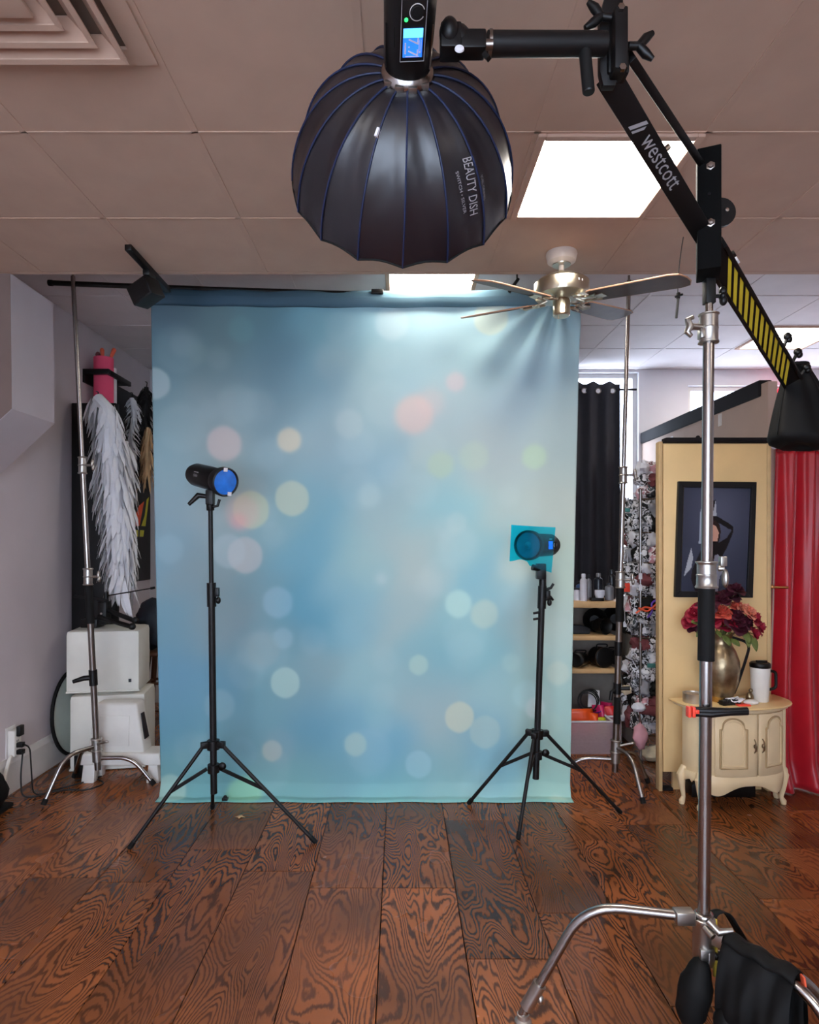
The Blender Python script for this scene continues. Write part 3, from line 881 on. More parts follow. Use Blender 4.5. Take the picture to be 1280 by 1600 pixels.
for z in (-.13, -.165): 
    MB().tube([topR + V((-.02, -.005, z - .06)), topR + V((-.055, -.01, z - .065))], .007).build('side_pin', 'black_plastic', trs)
MB().tube([topR + V((.01, -.005, -.115)), topR + V((.045, -.01, -.105)), topR + V((.06, -.01, -.12))], [.012, .012, .006]).build('wing_knob', 'black_plastic', trs)
# cyan sheet gel hung in front of the right strobe
g0 = 3.535
ol = [(799, 820), (868, 824), (862, 888), (852, 888), (836, 882), (828, 882), (820, 877), (810, 877), (802, 879), (796, 877)]
c0 = P(832, 850, g0)
def gp(px, py):
    q = P(px, py, g0); q.y += .02 * math.sin((px - 800) * .05); return q
m = MB(); m.sheet(lambda u, v: gp((799 - 3 * v) + (868 - 6 * v - (799 - 3 * v)) * u, 820 + 4 * u + v * (57 + (6 if .45 < u else 0) + 8 * max(0, u - .55) / .45 - 4 * math.exp(-((u - .28) / .15) ** 2))), 16, 12)
gl = m.build('gel_sheet', 'cyan_gel', origin=c0)
tag(gl, 'square translucent cyan gel sheet taped in front of the right strobe', 'gel')
# ================================================================ beauty dish and its strobe
RC = P(629, 288, 1.75)                       # rim centre
DD = V((-.035, .925, -.378)).normalized()    # facing away from the camera and down
DL, R0, RR = .285, .058, .298
E1 = V((1, 0, 0)); E1 = (E1 - DD * E1.dot(DD)).normalized(); E2 = E1.cross(DD).normalized()
APX = RC - DD * DL
NR = 16
def dish_pt(phi, s, off=0.0, sag=1.0):
    th = s * math.radians(84)
    k = phi / (2 * PI / NR); f = k - math.floor(k); w = math.sin(PI * f) * sag
    r = R0 + (RR - R0) * math.sin(th) / math.sin(math.radians(84))
    a = DL * (1 - math.cos(th)) / (1 - math.cos(math.radians(84)))
    r *= 1 - .045 * w * math.sin(PI * min(1, s * .85 + .1))
    a -= .014 * w * s ** 5
    r += off * math.sin(th); a -= off * math.cos(th)
    return APX + DD * a + (E1 * math.cos(phi) + E2 * math.sin(phi)) * r
bdish = thing('beauty_dish', 'large black ribbed beauty dish softbox with blue piping hanging over the room', 'softbox', RC)
def wr(phi, s):
    return .0016 * math.sin(phi * 37 + 9 * s) * math.sin(s * 19 + 3 * math.sin(phi * 5)) * min(1, s * 2)
p0_ = 2 * PI / NR
for k in range(NR):
    MB().sheet(lambda u, v: dish_pt((k + u * .9998 + .0001) * p0_, v, wr((k + u) * p0_, v)), 8, 18).build('panel', 'dish_fabric', bdish, angle=180)
    MB().tube([dish_pt(k * p0_, i / 18, .002, 0) for i in range(19)], .0026, 6).build('piping', 'blue_piping', bdish)
MB().sheet(lambda u, v: dish_pt(u * 2 * PI, v * .985, -.006), NR * 6, 14).build('lining', 'silver_lining', bdish)
MB().tube([dish_pt(2 * PI * i / (NR * 6), 1, 0) for i in range(NR * 6 + 1)], .003, 6, caps=False).build('hem', 'black_rubber', bdish)
MB().lathe([(.062, .012), (.064, .0), (.060, -.012), (.052, -.02), (.046, -.02), (.046, .012)], APX, DD, 36, caps=False).build('speed_ring', 'chrome', bdish)
q = dish_pt(1.5 * PI - .42, .5, .004); q2 = dish_pt(1.5 * PI - .42, .56, .004)
for k in range(4):
    a = 1.5 * PI + (k - 1.6) * .5
    MB().box(APX + (E1 * math.cos(a) + E2 * math.sin(a)) * .061 - DD * .004, (.02, .012, .016), Matrix((E1, E2, DD)).transposed()).build('latch', 'silver_cast', bdish, bevel=.002)
# find the panel angle that faces a given pixel
def dish_at(px, py):
    best = None
    for i in range(0, 720):
        ph = 2 * PI * i / 720
        for j in range(4, 41):
            p = dish_pt(ph, j / 40, 0)
            if (p - V((0, p.y, 1.6))).length < 0: continue
            x = 625 + 1000 * p.x / p.y; y = 845 - 1000 * (p.z - 1.6) / p.y
            dd = (x - px) ** 2 + (y - py) ** 2
            if dd < 60:
                key = (p.length + dd * .0005)
                if best is None or key < best[0]: best = (key, ph, j / 40)
    return best[1], best[2]
ph1, s1 = dish_at(592, 203)
MB().bar(dish_pt(ph1, s1, .004), dish_pt(ph1, s1 + .05, .006), .012, .006).build('zip_pull', 'tag_paper', bdish, smooth=False)
def dish_text(s, size, px0, py0, px1, py1):
    a, b = dish_at(px0, py0), dish_at(px1, py1)
    vs, fs = text_geo(s, size)
    mx = max(abs(v.x) for v in vs) or 1
    out = []
    pa, pb = dish_pt(*a), dish_pt(*b); L = (pb - pa).length
    dphi, ds = b[0] - a[0], b[1] - a[1]
    for v in vs:
        t = .5 + v.x / (2 * mx); 
        c = (a[0] + dphi * t, a[1] + ds * t)
        # upright of the letters runs across the panel, to the right of the reading direction
        r = (dish_pt(c[0], c[1]) - APX); rr = (r - DD * r.dot(DD)).length
        out.append(dish_pt(c[0] + v.y / rr * US, c[1], .0022))
    return MB().add(out, fs)
pA, pB = dish_at(740, 300), dish_at(752, 300)
US = 1 if pB[0] > pA[0] else -1
dish_text('BEAUTY DISH', .033, 729, 250, 741, 338).build('lettering', 'grey_ink', bdish, smooth=False)
dish_text('SWITCH • SILVER', .0125, 714, 268, 726, 332).build('lettering', 'grey_ink', bdish, smooth=False)
dish_text('JOEL GRIMES', .012, 752, 272, 758, 312).build('lettering', 'grey_ink', bdish, smooth=False)

ms = thing('strobe_light', 'large black studio strobe with glowing blue display mounted on the beauty dish', 'studio strobe', APX)
RB = .055
MB().lathe([(0, .0), (RB * .96, 0), (RB, .01), (RB * 1.0, .05), (RB * 1.03, .16), (RB * 1.0, .26), (RB * .8, .285), (0, .288)], APX - DD * .018, -DD, 36).build('body', 'black_plastic', ms)
for s in (1, -1):
    a = math.radians(270 + 62 * s)
    e = E1 * math.cos(a) + E2 * math.sin(a)
    MB().bar(APX - DD * .03 + e * RB, APX - DD * .12 + e * RB * 1.015, .004, .006, e).build('trim_strip', 'steel' if s > 0 else 'black_satin', ms, bevel=.001)
def on_body(t, phi, off=0.0):
    return APX - DD * (.018 + t) + (E1 * math.cos(phi) + E2 * math.sin(phi)) * (RB * 1.012 + off)
PHI = 1.5 * PI + .12
nb = E1 * math.cos(PHI) + E2 * math.sin(PHI); ub = nb.cross(-DD).normalized()
if ub.x < 0: ub = -ub
ax_ = -DD
R_ = Matrix((ub, ax_, nb)).transposed()
c0 = on_body(.105, PHI, .0)
pl = MB().box(c0, (.052, .118, .006), R_).build('control_panel', 'black_satin', ms, bevel=.002)
fr = MB()
for dx, dy, w, h in ((-.0262, 0, .0012, .118), (.0262, 0, .0012, .118), (0, -.059, .052, .0012), (0, .059, .052, .0012)):
    fr.box(c0 + ub * dx + ax_ * dy + nb * .003, (w, h, .0012), R_)
fr.build('panel_edge', 'grey_ink', pl, smooth=False)
dc = c0 + ax_ * .036 + ub * .006
MB().lathe([(.0, .008), (.012, .0078), (.0135, .003), (.0135, 0)], dc, nb, 28).build('dial', 'black_rubber', pl)
MB().tube([dc + nb * .0045 + (ub * math.cos(a) + ax_ * math.sin(a)) * .0155 for a in [math.radians(20 + i * 14) for i in range(23)]], .0009, 6).build('dial_ring', 'white_ink', pl)
MB().ell(c0 + ax_ * .022 - ub * .016 + nb * .003, (.0042, .0042, .002), R=R_).build('status_led', 'led_green', pl)
s0 = c0 - ax_ * .022 + nb * .0032
sc_ = MB().box(s0, (.042, .056, .002), R_).build('screen', 'screen_blue', ms, smooth=False)
MB().box(s0 + ax_ * .0195 + nb * .0008, (.042, .017, .002), R_).build('header_bar', 'screen_cyan', sc_, smooth=False)
lettering('7.7', .032, s0 - ax_ * .007 + nb * .0018 - ub * .0, -ax_, ub, 'white_ink', sc_)
for dx, dy, w, h in ((.014, -.006, .0012, .024), (.018, -.006, .0012, .024), (.016, -.018, .004, .003), (-.016, -.01, .003, .022), (0, -.0262, .03, .001)):
    MB().box(s0 + ub * dx + ax_ * dy + nb * .0015, (w, h, .001), R_).build('readout_mark', 'white_ink', sc_, smooth=False)
MB().box(on_body(.085, PHI - .75, -.002), (.004, .04, .004), Matrix((E2, ax_, E1)).transposed()).build('side_button', 'black_rubber', ms, bevel=.001)
# tilt bracket between strobe and boom
br = P(717, 68, 1.40)
MB().ell(P(702, 52, 1.39), (.022, .03, .03)).box(P(704, 66, 1.40), (.045, .05, .055)).box(P(728, 70, 1.40), (.085, .042, .042)).ell(P(716, 60, 1.40), (.028, .026, .028)).build('tilt_bracket', 'black_plastic', ms, bevel=.004)
MB().lathe([(0, .004), (.0095, .003), (.0105, 0)], P(718, 77, 1.375), (0, -1, .3), 20).build('pivot_bolt', 'tag_paper', ms)
MB().bar(P(757, 84, 1.395), P(764, 92, 1.39), .012, .01).build('spring_lever', 'black_plastic', ms)
MB().tube([P(750, 70, 1.40), P(770, 70, 1.40)], .011, 12).build('stud', 'steel', ms)

# ================================================================ boom stand
bs = thing('boom_stand', 'tall chrome rolling stand carrying the black counterweighted boom arm on the right', 'boom stand', (.95, 2.0, 0))
def bx_(py): return P(1100 + (1415 - py) * .0085, py, 2.0)
MB().tube([bx_(1440), bx_(1030)], .0185, 24).build('lower_pole', 'chrome', bs)
MB().tube([bx_(1032), bx_(916)], .0245, 24).build('grip', 'black_rubber', bs)
c1 = MB().lathe([(.033, 0), (.034, .004), (.030, .01), (.029, .036), (.030, .038), (.030, .042), (.028, .044), (.028, .074), (.033, .080), (.033, .083), (.02, .084)], bx_(919), (0, 0, 1), 28).build('lower_collar', 'silver_cast', bs)
MB().tube([bx_(888) + V((.03, -.01, 0)), bx_(888) + V((.048, -.015, .0))], .009).ell(bx_(898) + V((.048, -.02, -.01)), (.010, .012, .03)).box(bx_(877) + V((.045, -.01, .0)), (.02, .018, .03)).build('lock_knob', 'silver_cast', c1, bevel=.003)
MB().tube([bx_(885), bx_(525)], .0168, 24).build('upper_pole', 'chrome', bs)
c2 = MB().lathe([(.031, 0), (.031, .004), (.028, .006), (.028, .04), (.029, .042), (.029, .046), (.0275, .048), (.0275, .084), (.031, .086), (.031, .09), (.018, .091)], bx_(536), (0, 0, 1), 28).build('upper_collar', 'silver_cast', bs)
k0_ = bx_(512)
MB().tube([k0_ + V((-.025, -.005, 0)), k0_ + V((-.06, -.01, .0))], .010).tube([k0_ + V((-.055, -.012, .028)), k0_ + V((-.072, -.015, .02)), k0_ + V((-.064, -.012, 0)), k0_ + V((-.074, -.015, -.02)), k0_ + V((-.06, -.012, -.03))], [.007, .010, .012, .010, .007]).build('wing_knob', 'silver_cast', c2)
MB().box(bx_(523) + V((-.026, -.006, 0)), (.014, .03, .03)).build('clamp_lug', 'silver_cast', c2, bevel=.003)
MB().tube([bx_(495), bx_(468)], .012, 18).build('spigot', 'chrome', bs)
MB().box(bx_(450), (.03, .03, .10)).build('receiver', 'black_satin', bs, bevel=.002)
kk = bx_(463)
MB().tube([kk + V((.015, 0, 0)), kk + V((.035, -.002, 0))], .006).ell(kk + V((.042, -.002, .014)), (.012, .012, .016)).ell(kk + V((.044, -.002, -.014)), (.012, .012, .016)).ell(kk + V((.04, -.002, 0)), (.010, .014, .014)).build('receiver_knob', 'black_plastic', bs)
# column head
hd0 = P(1107, 337, 1.965)
Rz = Matrix.Rotation(math.radians(-23), 3, 'Z')
HN = V((-.39, -.92, 0))
MB().box(hd0, (.066, .11, .366), Rz).build('head_bracket', 'black_matte', bs, bevel=.003)
for py in (258, 347):
    c = hd0 + HN * .055 + V((.004, 0, P(1107, py, 1.91).z - hd0.z))
    MB().lathe([(.0, .012), (.008, .011), (.009, .004), (.013, .003), (.013, 0)], c, HN, 6, ref=(0, 0, 1)).build('bolt', 'chrome', bs)
MB().lathe([(0, .006), (.004, .006), (.004, 0)], hd0 + HN * .055 + V((0, 0, P(1107, 302, 1.91).z - hd0.z)), HN, 10).build('hole_plug', 'dark_trim', bs)
MB().lathe([(0, 0), (.045, 0), (.045, .012), (0, .012)], P(1125, 334, 2.03), (0, -1, .0), 28).build('cam_disc', 'black_satin', bs)
MB().lathe([(0, .004), (.006, .003), (.006, 0)], P(1136, 328, 2.017), (0, -1, 0), 12).build('cam_bolt', 'silver_cast', bs)
# boom arms
A = P(951, 122, 1.5); C_ = P(1237, 594, 2.75)
da = (C_ - A).normalized()
def arm_frame(p):
    n = -(p - V((0, 0, 1.6))); n = (n - da * n.dot(da)).normalized()
    return n, da.cross(n).normalized()
mid = A + (C_ - A) * .35
NA, WA = arm_frame(mid)          # NA: towards the camera, WA: across
if WA.x > 0: WA = -WA            # WA points to the lower left edge
RA = Matrix((WA, da, NA)).transposed()
L_ = (C_ - A).length
def along(p, q, w, h, name, m, off=0, parent=None, bev=.002):
    c = A + da * (p + q) / 2 + NA * off
    return MB().box(c, (w, q - p, h), RA).build(name, m, parent or bs, bevel=bev)
tb = .40 * L_
along(0, tb, .056, .03, 'boom_arm', 'black_satin')
rear = along(tb - .02, L_, .062, .03, 'rear_arm', 'black_satin')
for s in (1, -1):
    along2 = A + da * (tb + .03 + L_) / 2 + WA * s * .034
    MB().box(along2, (.012, L_ - tb - .03, .044), RA).build('rear_flange', 'black_satin', bs, bevel=.002)
n_s = 15
pm_ = A + da * .7 * L_
def imx(q): return 1000 * q.x / q.y
# stripes lean so that they hang nearly plumb
sk = -(imx(pm_ + WA * .01) - imx(pm_)) / (imx(pm_ + da * .01) - imx(pm_)) * .054 * .82
st0, st1 = tb + .085, L_ - .02
for i in range(n_s):
    a0 = st0 + (st1 - st0) * i / n_s; wd = (st1 - st0) / n_s * .56
    if a0 + sk > L_ - .02: continue
    poly = [(.027, a0 + sk), (.027, a0 + wd + sk), (-.027, a0 + wd), (-.027, a0)]
    poly = [(x, min(max(y, tb + .05), L_ - .002)) for x, y in poly]
    MB().prism(poly, A + NA * .0152, WA, da, .0012 if (WA.cross(da)).dot(NA) > 0 else -.0012).build('warning_stripe', 'yellow_stripe', rear, smooth=False)
# brand lettering on the front arm
tc_ = A + da * .30 * L_ * .70 + NA * .0158
def ltext(s, size, t, w, m='white_ink'):
    ux = da; uy = NA.cross(da).normalized()
    return lettering(s, size, A + da * t + NA * .0158 + WA * w, ux, uy, m, bs)
ltext('westcott', .058, .300, -.004, 'grey_ink')
uy = NA.cross(da).normalized()
for pts in ([(0, 0), (.030, 0), (.012, .030)], [(-.008, 0), (.0, -.0), (-.006, .026)]):
    pass
lg = MB()
o_ = A + da * .135 + NA * .0158 - uy * .018
lg.add([o_ + da * x + uy * y for x, y in ((0, .0), (.012, .0), (.034, .040), (.022, .040))], [(0, 1, 2, 3)])
lg.add([o_ + da * x + uy * y for x, y in ((.018, 0), (.026, 0), (.040, .026), (.036, .034))], [(0, 1, 2, 3)])
lg.build('brand_mark', 'grey_ink', bs, smooth=False)
# second thin arm
a2 = P(984, 88, 1.49); b2 = P(1104, 268, 1.985)
MB().bar(a2, b2, .02, .03, NA).build('parallel_arm', 'black_satin', bs, bevel=.002)
MB().tube([P(1032, 240, 1.70), P(1045, 229, 1.70)], .008, 10).build('arm_pin', 'steel', bs)
MB().box(P(1149, 408, 2.16), (.02, .02, .02), RA).build('stop_block', 'tag_paper', bs, bevel=.002)
MB().box(P(1142, 400, 2.13), (.03, .02, .015), RA).build('stop_pad', 'black_satin', bs, bevel=.002)
# boom head
hp = MB().prism([(-.022, -.105), (.006, -.105), (.022, -.05), (.024, .10), (.012, .135), (-.004, .135), (-.018, .10), (-.03, .05), (-.03, -.07)], P(958, 62, 1.475), (1, 0, 0), (0, 0, 1), -.02).build('head_plate', 'black_satin', bs, bevel=.002)
MB().box(P(966, 70, 1.46), (.03, .05, .14)).build('head_block', 'black_satin', bs, bevel=.004)
MB().box(P(962, 100, 1.49), (.05, .05, .075)).build('elbow', 'black_satin', bs, bevel=.006)
for px, py in ((970, 13), (972, 107)):
    MB().lathe([(0, .008), (.008, .007), (.0095, 0)], P(px, py, 1.435), (0, -1, 0), 6, ref=(1, 0, 0)).build('bolt', 'chrome', hp)
def wing(c, d, m='black_plastic'):
    d = V(d).normalized(); c = V(c); s = d.cross(V((0, 1, 0))).normalized()
    mb = MB().tube([c, c + d * .03], .009)
    for k in (1, -1):
        mb.tube([c + d * .024, c + d * .04 + s * k * .018, c + d * .056 + s * k * .03], [.010, .011, .006])
    return mb.build('wing_knob', m, bs)
wing(P(982, 72, 1.46), (1, 0, .0)); wing(P(955, 28, 1.455), (-.8, 0, .1))
hb = MB().tube([P(762, 69, 1.42), P(945, 69, 1.45)], .0255, 24).build('arm_tube', 'black_satin', bs)
MB().lathe([(.028, 0), (.028, .006), (.02, .007)], P(768, 69, 1.421), (-1, 0, 0), 24).build('tube_cap', 'steel', hb)
hr = MB().tube([P(914, 80, 1.44), P(920, 143, 1.44)], .0135, 16).build('handle_rod', 'black_rubber', bs)
MB().lathe([(0, 0), (.0135, 0), (.012, .003), (0, .003)], P(920, 143, 1.44), (0, 0, -1), 16).build('rod_cap', 'black_plastic', hr)
# rear knobs
for px, py, Y in ((1231, 526, 2.60), (1247, 550, 2.68), (1261, 574, 2.76)):
    c = P(px, py, Y)
    q = A + da * max(0, (c - A).dot(da))
    MB().tube([q, c], .007, 10).ell(c, (.017, .014, .017)).ell(c + V((.006, 0, -.012)), (.014, .012, .014)).build('weight_knob', 'black_plastic', bs)
# clip clamp on the pole with orange tips
cc = P(1098, 1112, 2.0)
cl = thing('spring_clamp', 'black spring clamp with orange tips gripping the chrome boom pole', 'clamp', cc)
for s, sh in ((1, .004), (-1, -.005)):
    MB().tube([P(1084, 1112, 1.975) + V((0, 0, sh)), P(1110, 1113, 1.96) + V((0, 0, sh * 1.2)), P(1140, 1112, 1.955) + V((0, 0, sh * .5)), P(1168, 1111, 1.955) + V((0, 0, sh * .6))], [.009, .011, .010, .010], 12).build('handle', 'black_plastic', cl)
MB().box(P(1092, 1112, 1.972), (.045, .02, .028)).build('jaw', 'black_plastic', cl, bevel=.004)
for px in (1076, 1083):
    MB().box(P(px, 1112, 1.97), (.009, .022, .032)).build('jaw_tip', 'red_plastic', cl, bevel=.002)
MB().box(P(1089, 1112, 1.962), (.012, .012, .012)).build('jaw_tip', 'red_plastic', cl, bevel=.002)
# base and legs
hub = bx_(1440)
hb = MB().lathe([(.02, -.13), (.03, -.128), (.032, -.11), (.032, -.005), (.034, 0), (.034, .012), (.026, .016)], hub, (0, 0, 1), 24).build('leg_hub', 'silver_cast', bs)
MB().ring(hub + V((0, 0, .022)), (0, 0, 1), .023, .007).build('hub_ring', 'chrome', hb)
MB().tube([hub + V((.0, -.03, .02)), hub + V((.02, -.055, .0)), hub + V((.06, -.06, .008))], [.012, .012, .008]).tube([hub + V((-.012, -.03, -.0)), hub + V((-.0, -.06, -.012))], .010).build('hub_handle', 'silver_cast', hb)
MB().box(hub + V((-.004, -.03, -.085)), (.045, .015, .035)).box(hub + V((0, -.034, -.1)), (.006, .012, .05)).build('hub_latch', 'silver_cast', hb, bevel=.003)
fA = V((.405, 2.12, 0))
zA = P(1085, 1434, 2.0).z
p_ = [hub + V((-.03, .004, 0)), V((.60, 2.075, zA - .002)), V((.405, 2.12, .03))]
p_[0].z = zA
lgA = MB().tube(rounded(p_, .12, 8), .0155, 18).build('leg', 'chrome', bs)
MB().box((p_[0] + V((-.028, .004, 0))), (.06, .042, .04)).build('leg_socket', 'silver_cast', lgA, bevel=.004)
e = (p_[2] - p_[1]).normalized()
MB().tube([p_[2] - e * .125, p_[2] - e * .03], .0215, 16).ell(p_[2] - e * .07 + V((.026, -.01, 0)), (.012, .012, .016)).build('leveling_sleeve', 'silver_cast', lgA)
MB().lathe([(.028, 0), (.028, .012), (.02, .02), (.02, .034), (.01, .036)], (.408, 2.118, 0.001), (0, 0, 1), 20).build('foot', 'tin', lgA)
zB = P(1130, 1467, 1.97).z
pB_ = [V((hub.x + .02, 1.985, zB)), V((1.135, 1.765, zB - .02)), V((1.265, 1.62, .02))]
lgB = MB().tube(rounded(pB_, .08, 8), .0155, 18).build('leg', 'chrome', bs)
MB().box(pB_[0] + V((.012, -.012, 0)), (.05, .04, .04), Matrix.Rotation(math.radians(-53), 3, 'Z')).build('leg_socket', 'silver_cast', lgB, bevel=.004)
MB().lathe([(.022, 0), (.022, .02), (.014, .03)], (1.265, 1.62, 0.001), (0, 0, 1), 16).build('foot', 'black_rubber', lgB)
pC_ = [V((hub.x + .02, 1.99, zB - .06)), V((1.2, 1.93, zB - .07)), V((1.43, 1.88, .02))]
lgC = MB().tube(rounded(pC_, .08, 8), .0155, 18).build('leg', 'chrome', bs)
MB().lathe([(.022, 0), (.022, .02), (.014, .03)], (1.43, 1.88, 0.001), (0, 0, 1), 16).build('foot', 'black_rubber', lgC)

# sandbag draped over the near leg
sb = thing('sandbag', 'black saddle sandbag with yellow trim slung over the leg of the boom stand', 'sandbag', (1.05, 1.85, 0))
ra = pB_[0] + (pB_[1] - pB_[0]) * .16 + V((0, 0, .02)); rb_ = pB_[0] + (pB_[1] - pB_[0]) * .88 + V((0, 0, .02))
dr = (rb_ - ra).normalized(); sd = V((dr.y, -dr.x, 0)).normalized()
if sd.y > 0: sd = -sd     # towards the camera
def lobe(side, length, fat):
    def fn(u, v):
        a = v * 2 * PI
        ins = math.sin(PI * min(max(u, .0), 1))
        base_ = ra + (rb_ - ra) * u
        # cross-section: hangs from the ridge to below, bulging
        t = .5 - .5 * math.cos(a)                     # 0 at the ridge, 1 at the hem
        bulge = math.sin(a) * fat * (t ** .7) * (1.0 - .45 * t ** 6) * (.55 + .45 * ins ** .4)
        out = .022 * min(1, t * 8) + .05 * t
        w = .006 * math.sin(u * 13 + t * 5) + .004 * math.sin(u * 29 + 2) * t
        return base_ + sd * side * (out + bulge + w) - V((0, 0, 1)) * (length * t * (.93 + .07 * ins) - .016 * (1 - t))
    return fn
MB().sheet(lobe(1, .205, .04), 30, 28).build('pouch', 'black_bag', sb, angle=80)
MB().sheet(lobe(-1, .21, .04), 30, 28).build('pouch', 'black_bag', sb, angle=80)
# top band over the leg
MB().sheet(lambda u, v: ra + (rb_ - ra) * u + sd * (.034 * math.cos(PI * v)) + V((0, 0, 1)) * (.022 * math.sin(PI * v) - .004 + .004 * math.sin(u * 17)), 24, 8).build('saddle_top', 'black_bag', sb, solid=.004)
MB().bar(rb_ + V((0.012, 0, .006)), rb_ + V((.02, 0, -.05)), .006, .02).build('pull_tab', 'orange_plastic', sb, bevel=.002)
# end pouch hanging below the hub and webbing handle loop
e1_ = hub + V((-.02, -.02, -.19))
MB().ell(e1_ + V((-.022, -.01, -.01)), (.05, .05, .115), 18, 12, Matrix.Rotation(math.radians(12), 3, 'Y'), lambda q: 1 + .05 * math.sin(q.z * 9) - .1 * max(0, q.z)).build('end_pouch', 'black_bag', sb)
MB().ell(e1_ + V((.055, -.09, -.12)), (.05, .05, .13), 18, 12, Matrix.Rotation(math.radians(-12), 3, 'Y'), lambda q: 1 + .04 * math.sin(q.z * 11)).build('end_pouch', 'black_bag', sb)
def webbing(pts, w, m):
    c = rounded(pts, .06, 6); side = V((.5, -.85, .1)).normalized()
    mb = MB(); vs = []
    for p in c: vs += [p + side * w / 2, p - side * w / 2]
    mb.add(vs, [(2 * i, 2 * i + 1, 2 * i + 3, 2 * i + 2) for i in range(len(c) - 1)])
    return mb.build('webbing', m, sb, solid=.003)
webbing([hub + V((.03, .01, -.12)), hub + V((.035, .02, .02)), hub + V((.085, .03, .02)), hub + V((.15, .02, -.09))], .03, 'black_bag')
webbing([hub + V((.026, -.02, -.16)), hub + V((.028, -.015, -.02)), hub + V((.034, .0, .01))], .014, 'yellow_web')
webbing([hub + V((.06, -.09, -.13)), hub + V((.055, -.09, -.21))], .014, 'yellow_web')
webbing([e1_ + V((.06, -.14, -.23)), e1_ + V((.13, -.16, -.15))], .03, 'yellow_web')

# counterweight bag over the boom's rear end
wb = thing('weight_bag', 'black drawstring weight bag hanging from the striped rear end of the boom', 'weight bag', P(1240, 690, 2.85))
top_c = P(1246, 566, 2.80)
def wbag(u, v):
    a = u * 2 * PI
    # v: 0 gathered top, 1 bottom
    rx = .032 + .148 * min(1, v * 1.05) ** .85
    if v > .93: rx *= 1 - (v - .93) / .07 * .35
    ry = rx * .55
    pl = 1 + .10 * (1 - v) * math.sin(a * 9) + .03 * math.sin(a * 5 + 1)
    dx = .055 * v
    z = top_c.z - .37 * v + .012 * math.sin(a * 2) * v
    return V((top_c.x + dx + rx * pl * math.cos(a), top_c.y + ry * pl * math.sin(a), z))
MB().sheet(wbag, 56, 18).build('pouch', 'black_bag', wb, angle=80)
MB().sheet(lambda u, v: V((top_c.x + .055 + (wbag(u, 1).x - top_c.x - .055) * (1 - v), top_c.y + (wbag(u, 1).y - top_c.y) * (1 - v), wbag(u, 1).z - .008 * v)), 40, 3).build('pouch_bottom', 'black_bag', wb)
MB().tube([wbag(.56, v / 10) + V((-.002, -.004, 0)) for v in range(1, 10)], .003, 6).build('seam', 'black_rubber', wb)
MB().ring(top_c - V((0, 0, .012)), (0, 0, 1), .042, .006, 24, 6).build('drawstring', 'black_rubber', wb)

# ================================================================ ceiling fan
FX, FY = .818, 3.24
cf_ = thing('ceiling_fan', 'brushed metal ceiling fan with four brown blades right of the backdrop', 'ceiling fan', (FX, FY, ZF))
MB().lathe([(.076, 0), (.078, -.01), (.070, -.045), (.05, -.058), (.04, -.06)], (FX, FY, ZF), (0, 0, 1), 32).build('canopy', 'fan_white', cf_)
MB().lathe([(.045, -.052), (.047, -.058), (.045, -.064)], (FX, FY, ZF), (0, 0, 1), 28).build('canopy_ring', 'brushed_nickel', cf_)
MB().tube([(FX, FY, ZF - .05), (FX, FY, 2.90)], .013, 16).build('downrod', 'fan_white', cf_)
MB().lathe([(.016, 0), (.02, -.012), (.02, -.03), (.026, -.034)], (FX, FY, 2.965), (0, 0, 1), 20).build('rod_collar', 'brushed_nickel', cf_)
mo = MB().lathe([(.02, .935), (.07, .932), (.115, .918), (.137, .9), (.139, .855), (.132, .835), (.11, .828), (.04, .822)], (FX, FY, 2.0), (0, 0, 1), 40).build('motor_housing', 'brushed_nickel', cf_)
MB().lathe([(.02, .0), (.06, -.002), (.085, -.012), (.07, -.014), (.02, -.014)], (FX, FY, 2.945), (0, 0, 1), 32).build('housing_cap', 'fan_white', mo)
for k in (0, 1):
    MB().box((FX + .052 + .018 * k, FY - .126 + .01 * k, 2.875), (.009, .004, .011)).build('badge', 'tag_paper', mo, bevel=.001)
MB().lathe([(.036, .825), (.043, .81), (.043, .742), (.038, .735), (.01, .733)], (FX, FY, 2.0), (0, 0, 1), 28).build('switch_housing', 'brushed_nickel', cf_)
MB().tube([(FX - .02, FY - .02, 2.735), (FX - .02, FY - .02, 2.715)], .003, 8).build('chain_stub', 'brushed_nickel', cf_)
TILT = Matrix.Rotation(math.radians(9.5), 3, 'X')
hub_f = V((FX, FY, 2.815))
for ang in (-47, 43, 133, 223):
    a = math.radians(ang)
    d = V((math.cos(a), math.sin(a), 0)); s = V((-math.sin(a), math.cos(a), 0))
    pit = Matrix.Rotation(math.radians(-11), 3, d)
    def bp(r, w, z=0): return hub_f + TILT @ (d * r + pit @ (s * w + V((0, 0, z))))
    out = [(.17, -.052), (.19, -.060), (.58, -.072), (.622, -.06), (.64, -.02), (.64, .02), (.622, .06), (.58, .072), (.19, .060), (.17, .052)]
    m_ = MB(); n = len(out)
    vs = [bp(r, w, -.004) for r, w in out] + [bp(r, w, .004) for r, w in out]
    m_.add(vs, [tuple(range(n)), tuple(range(2 * n - 1, n - 1, -1))] + [(i, i + n, (i + 1) % n + n, (i + 1) % n) for i in range(n)])
    bl = m_.build('blade', 'blade_wood', cf_, smooth=False)
    MB().tube([bp(r, w * 1.01) for r, w in out + out[:1]], .0042, 6, caps=False).build('blade_edge', 'blade_edge', bl)
    ir = MB()
    for k in (-1, 1):
        ir.tube(rounded([bp(.07, .02 * k, .01), bp(.11, .05 * k, -.004), bp(.16, .02 * k, -.012), bp(.21, .035 * k, -.010)], .03), .0055, 8)
        ir.ring(bp(.135, .028 * k, -.008), TILT @ V((0, 0, 1)), .016, .004, 16, 6)
    ir.tube([bp(.07, 0, .01), bp(.2, 0, -.01)], .006, 8).box(bp(.215, 0, -.008), (.05, .05, .004), Matrix.Rotation(a, 3, 'Z'))
    ir.build('blade_iron', 'brushed_nickel', cf_)

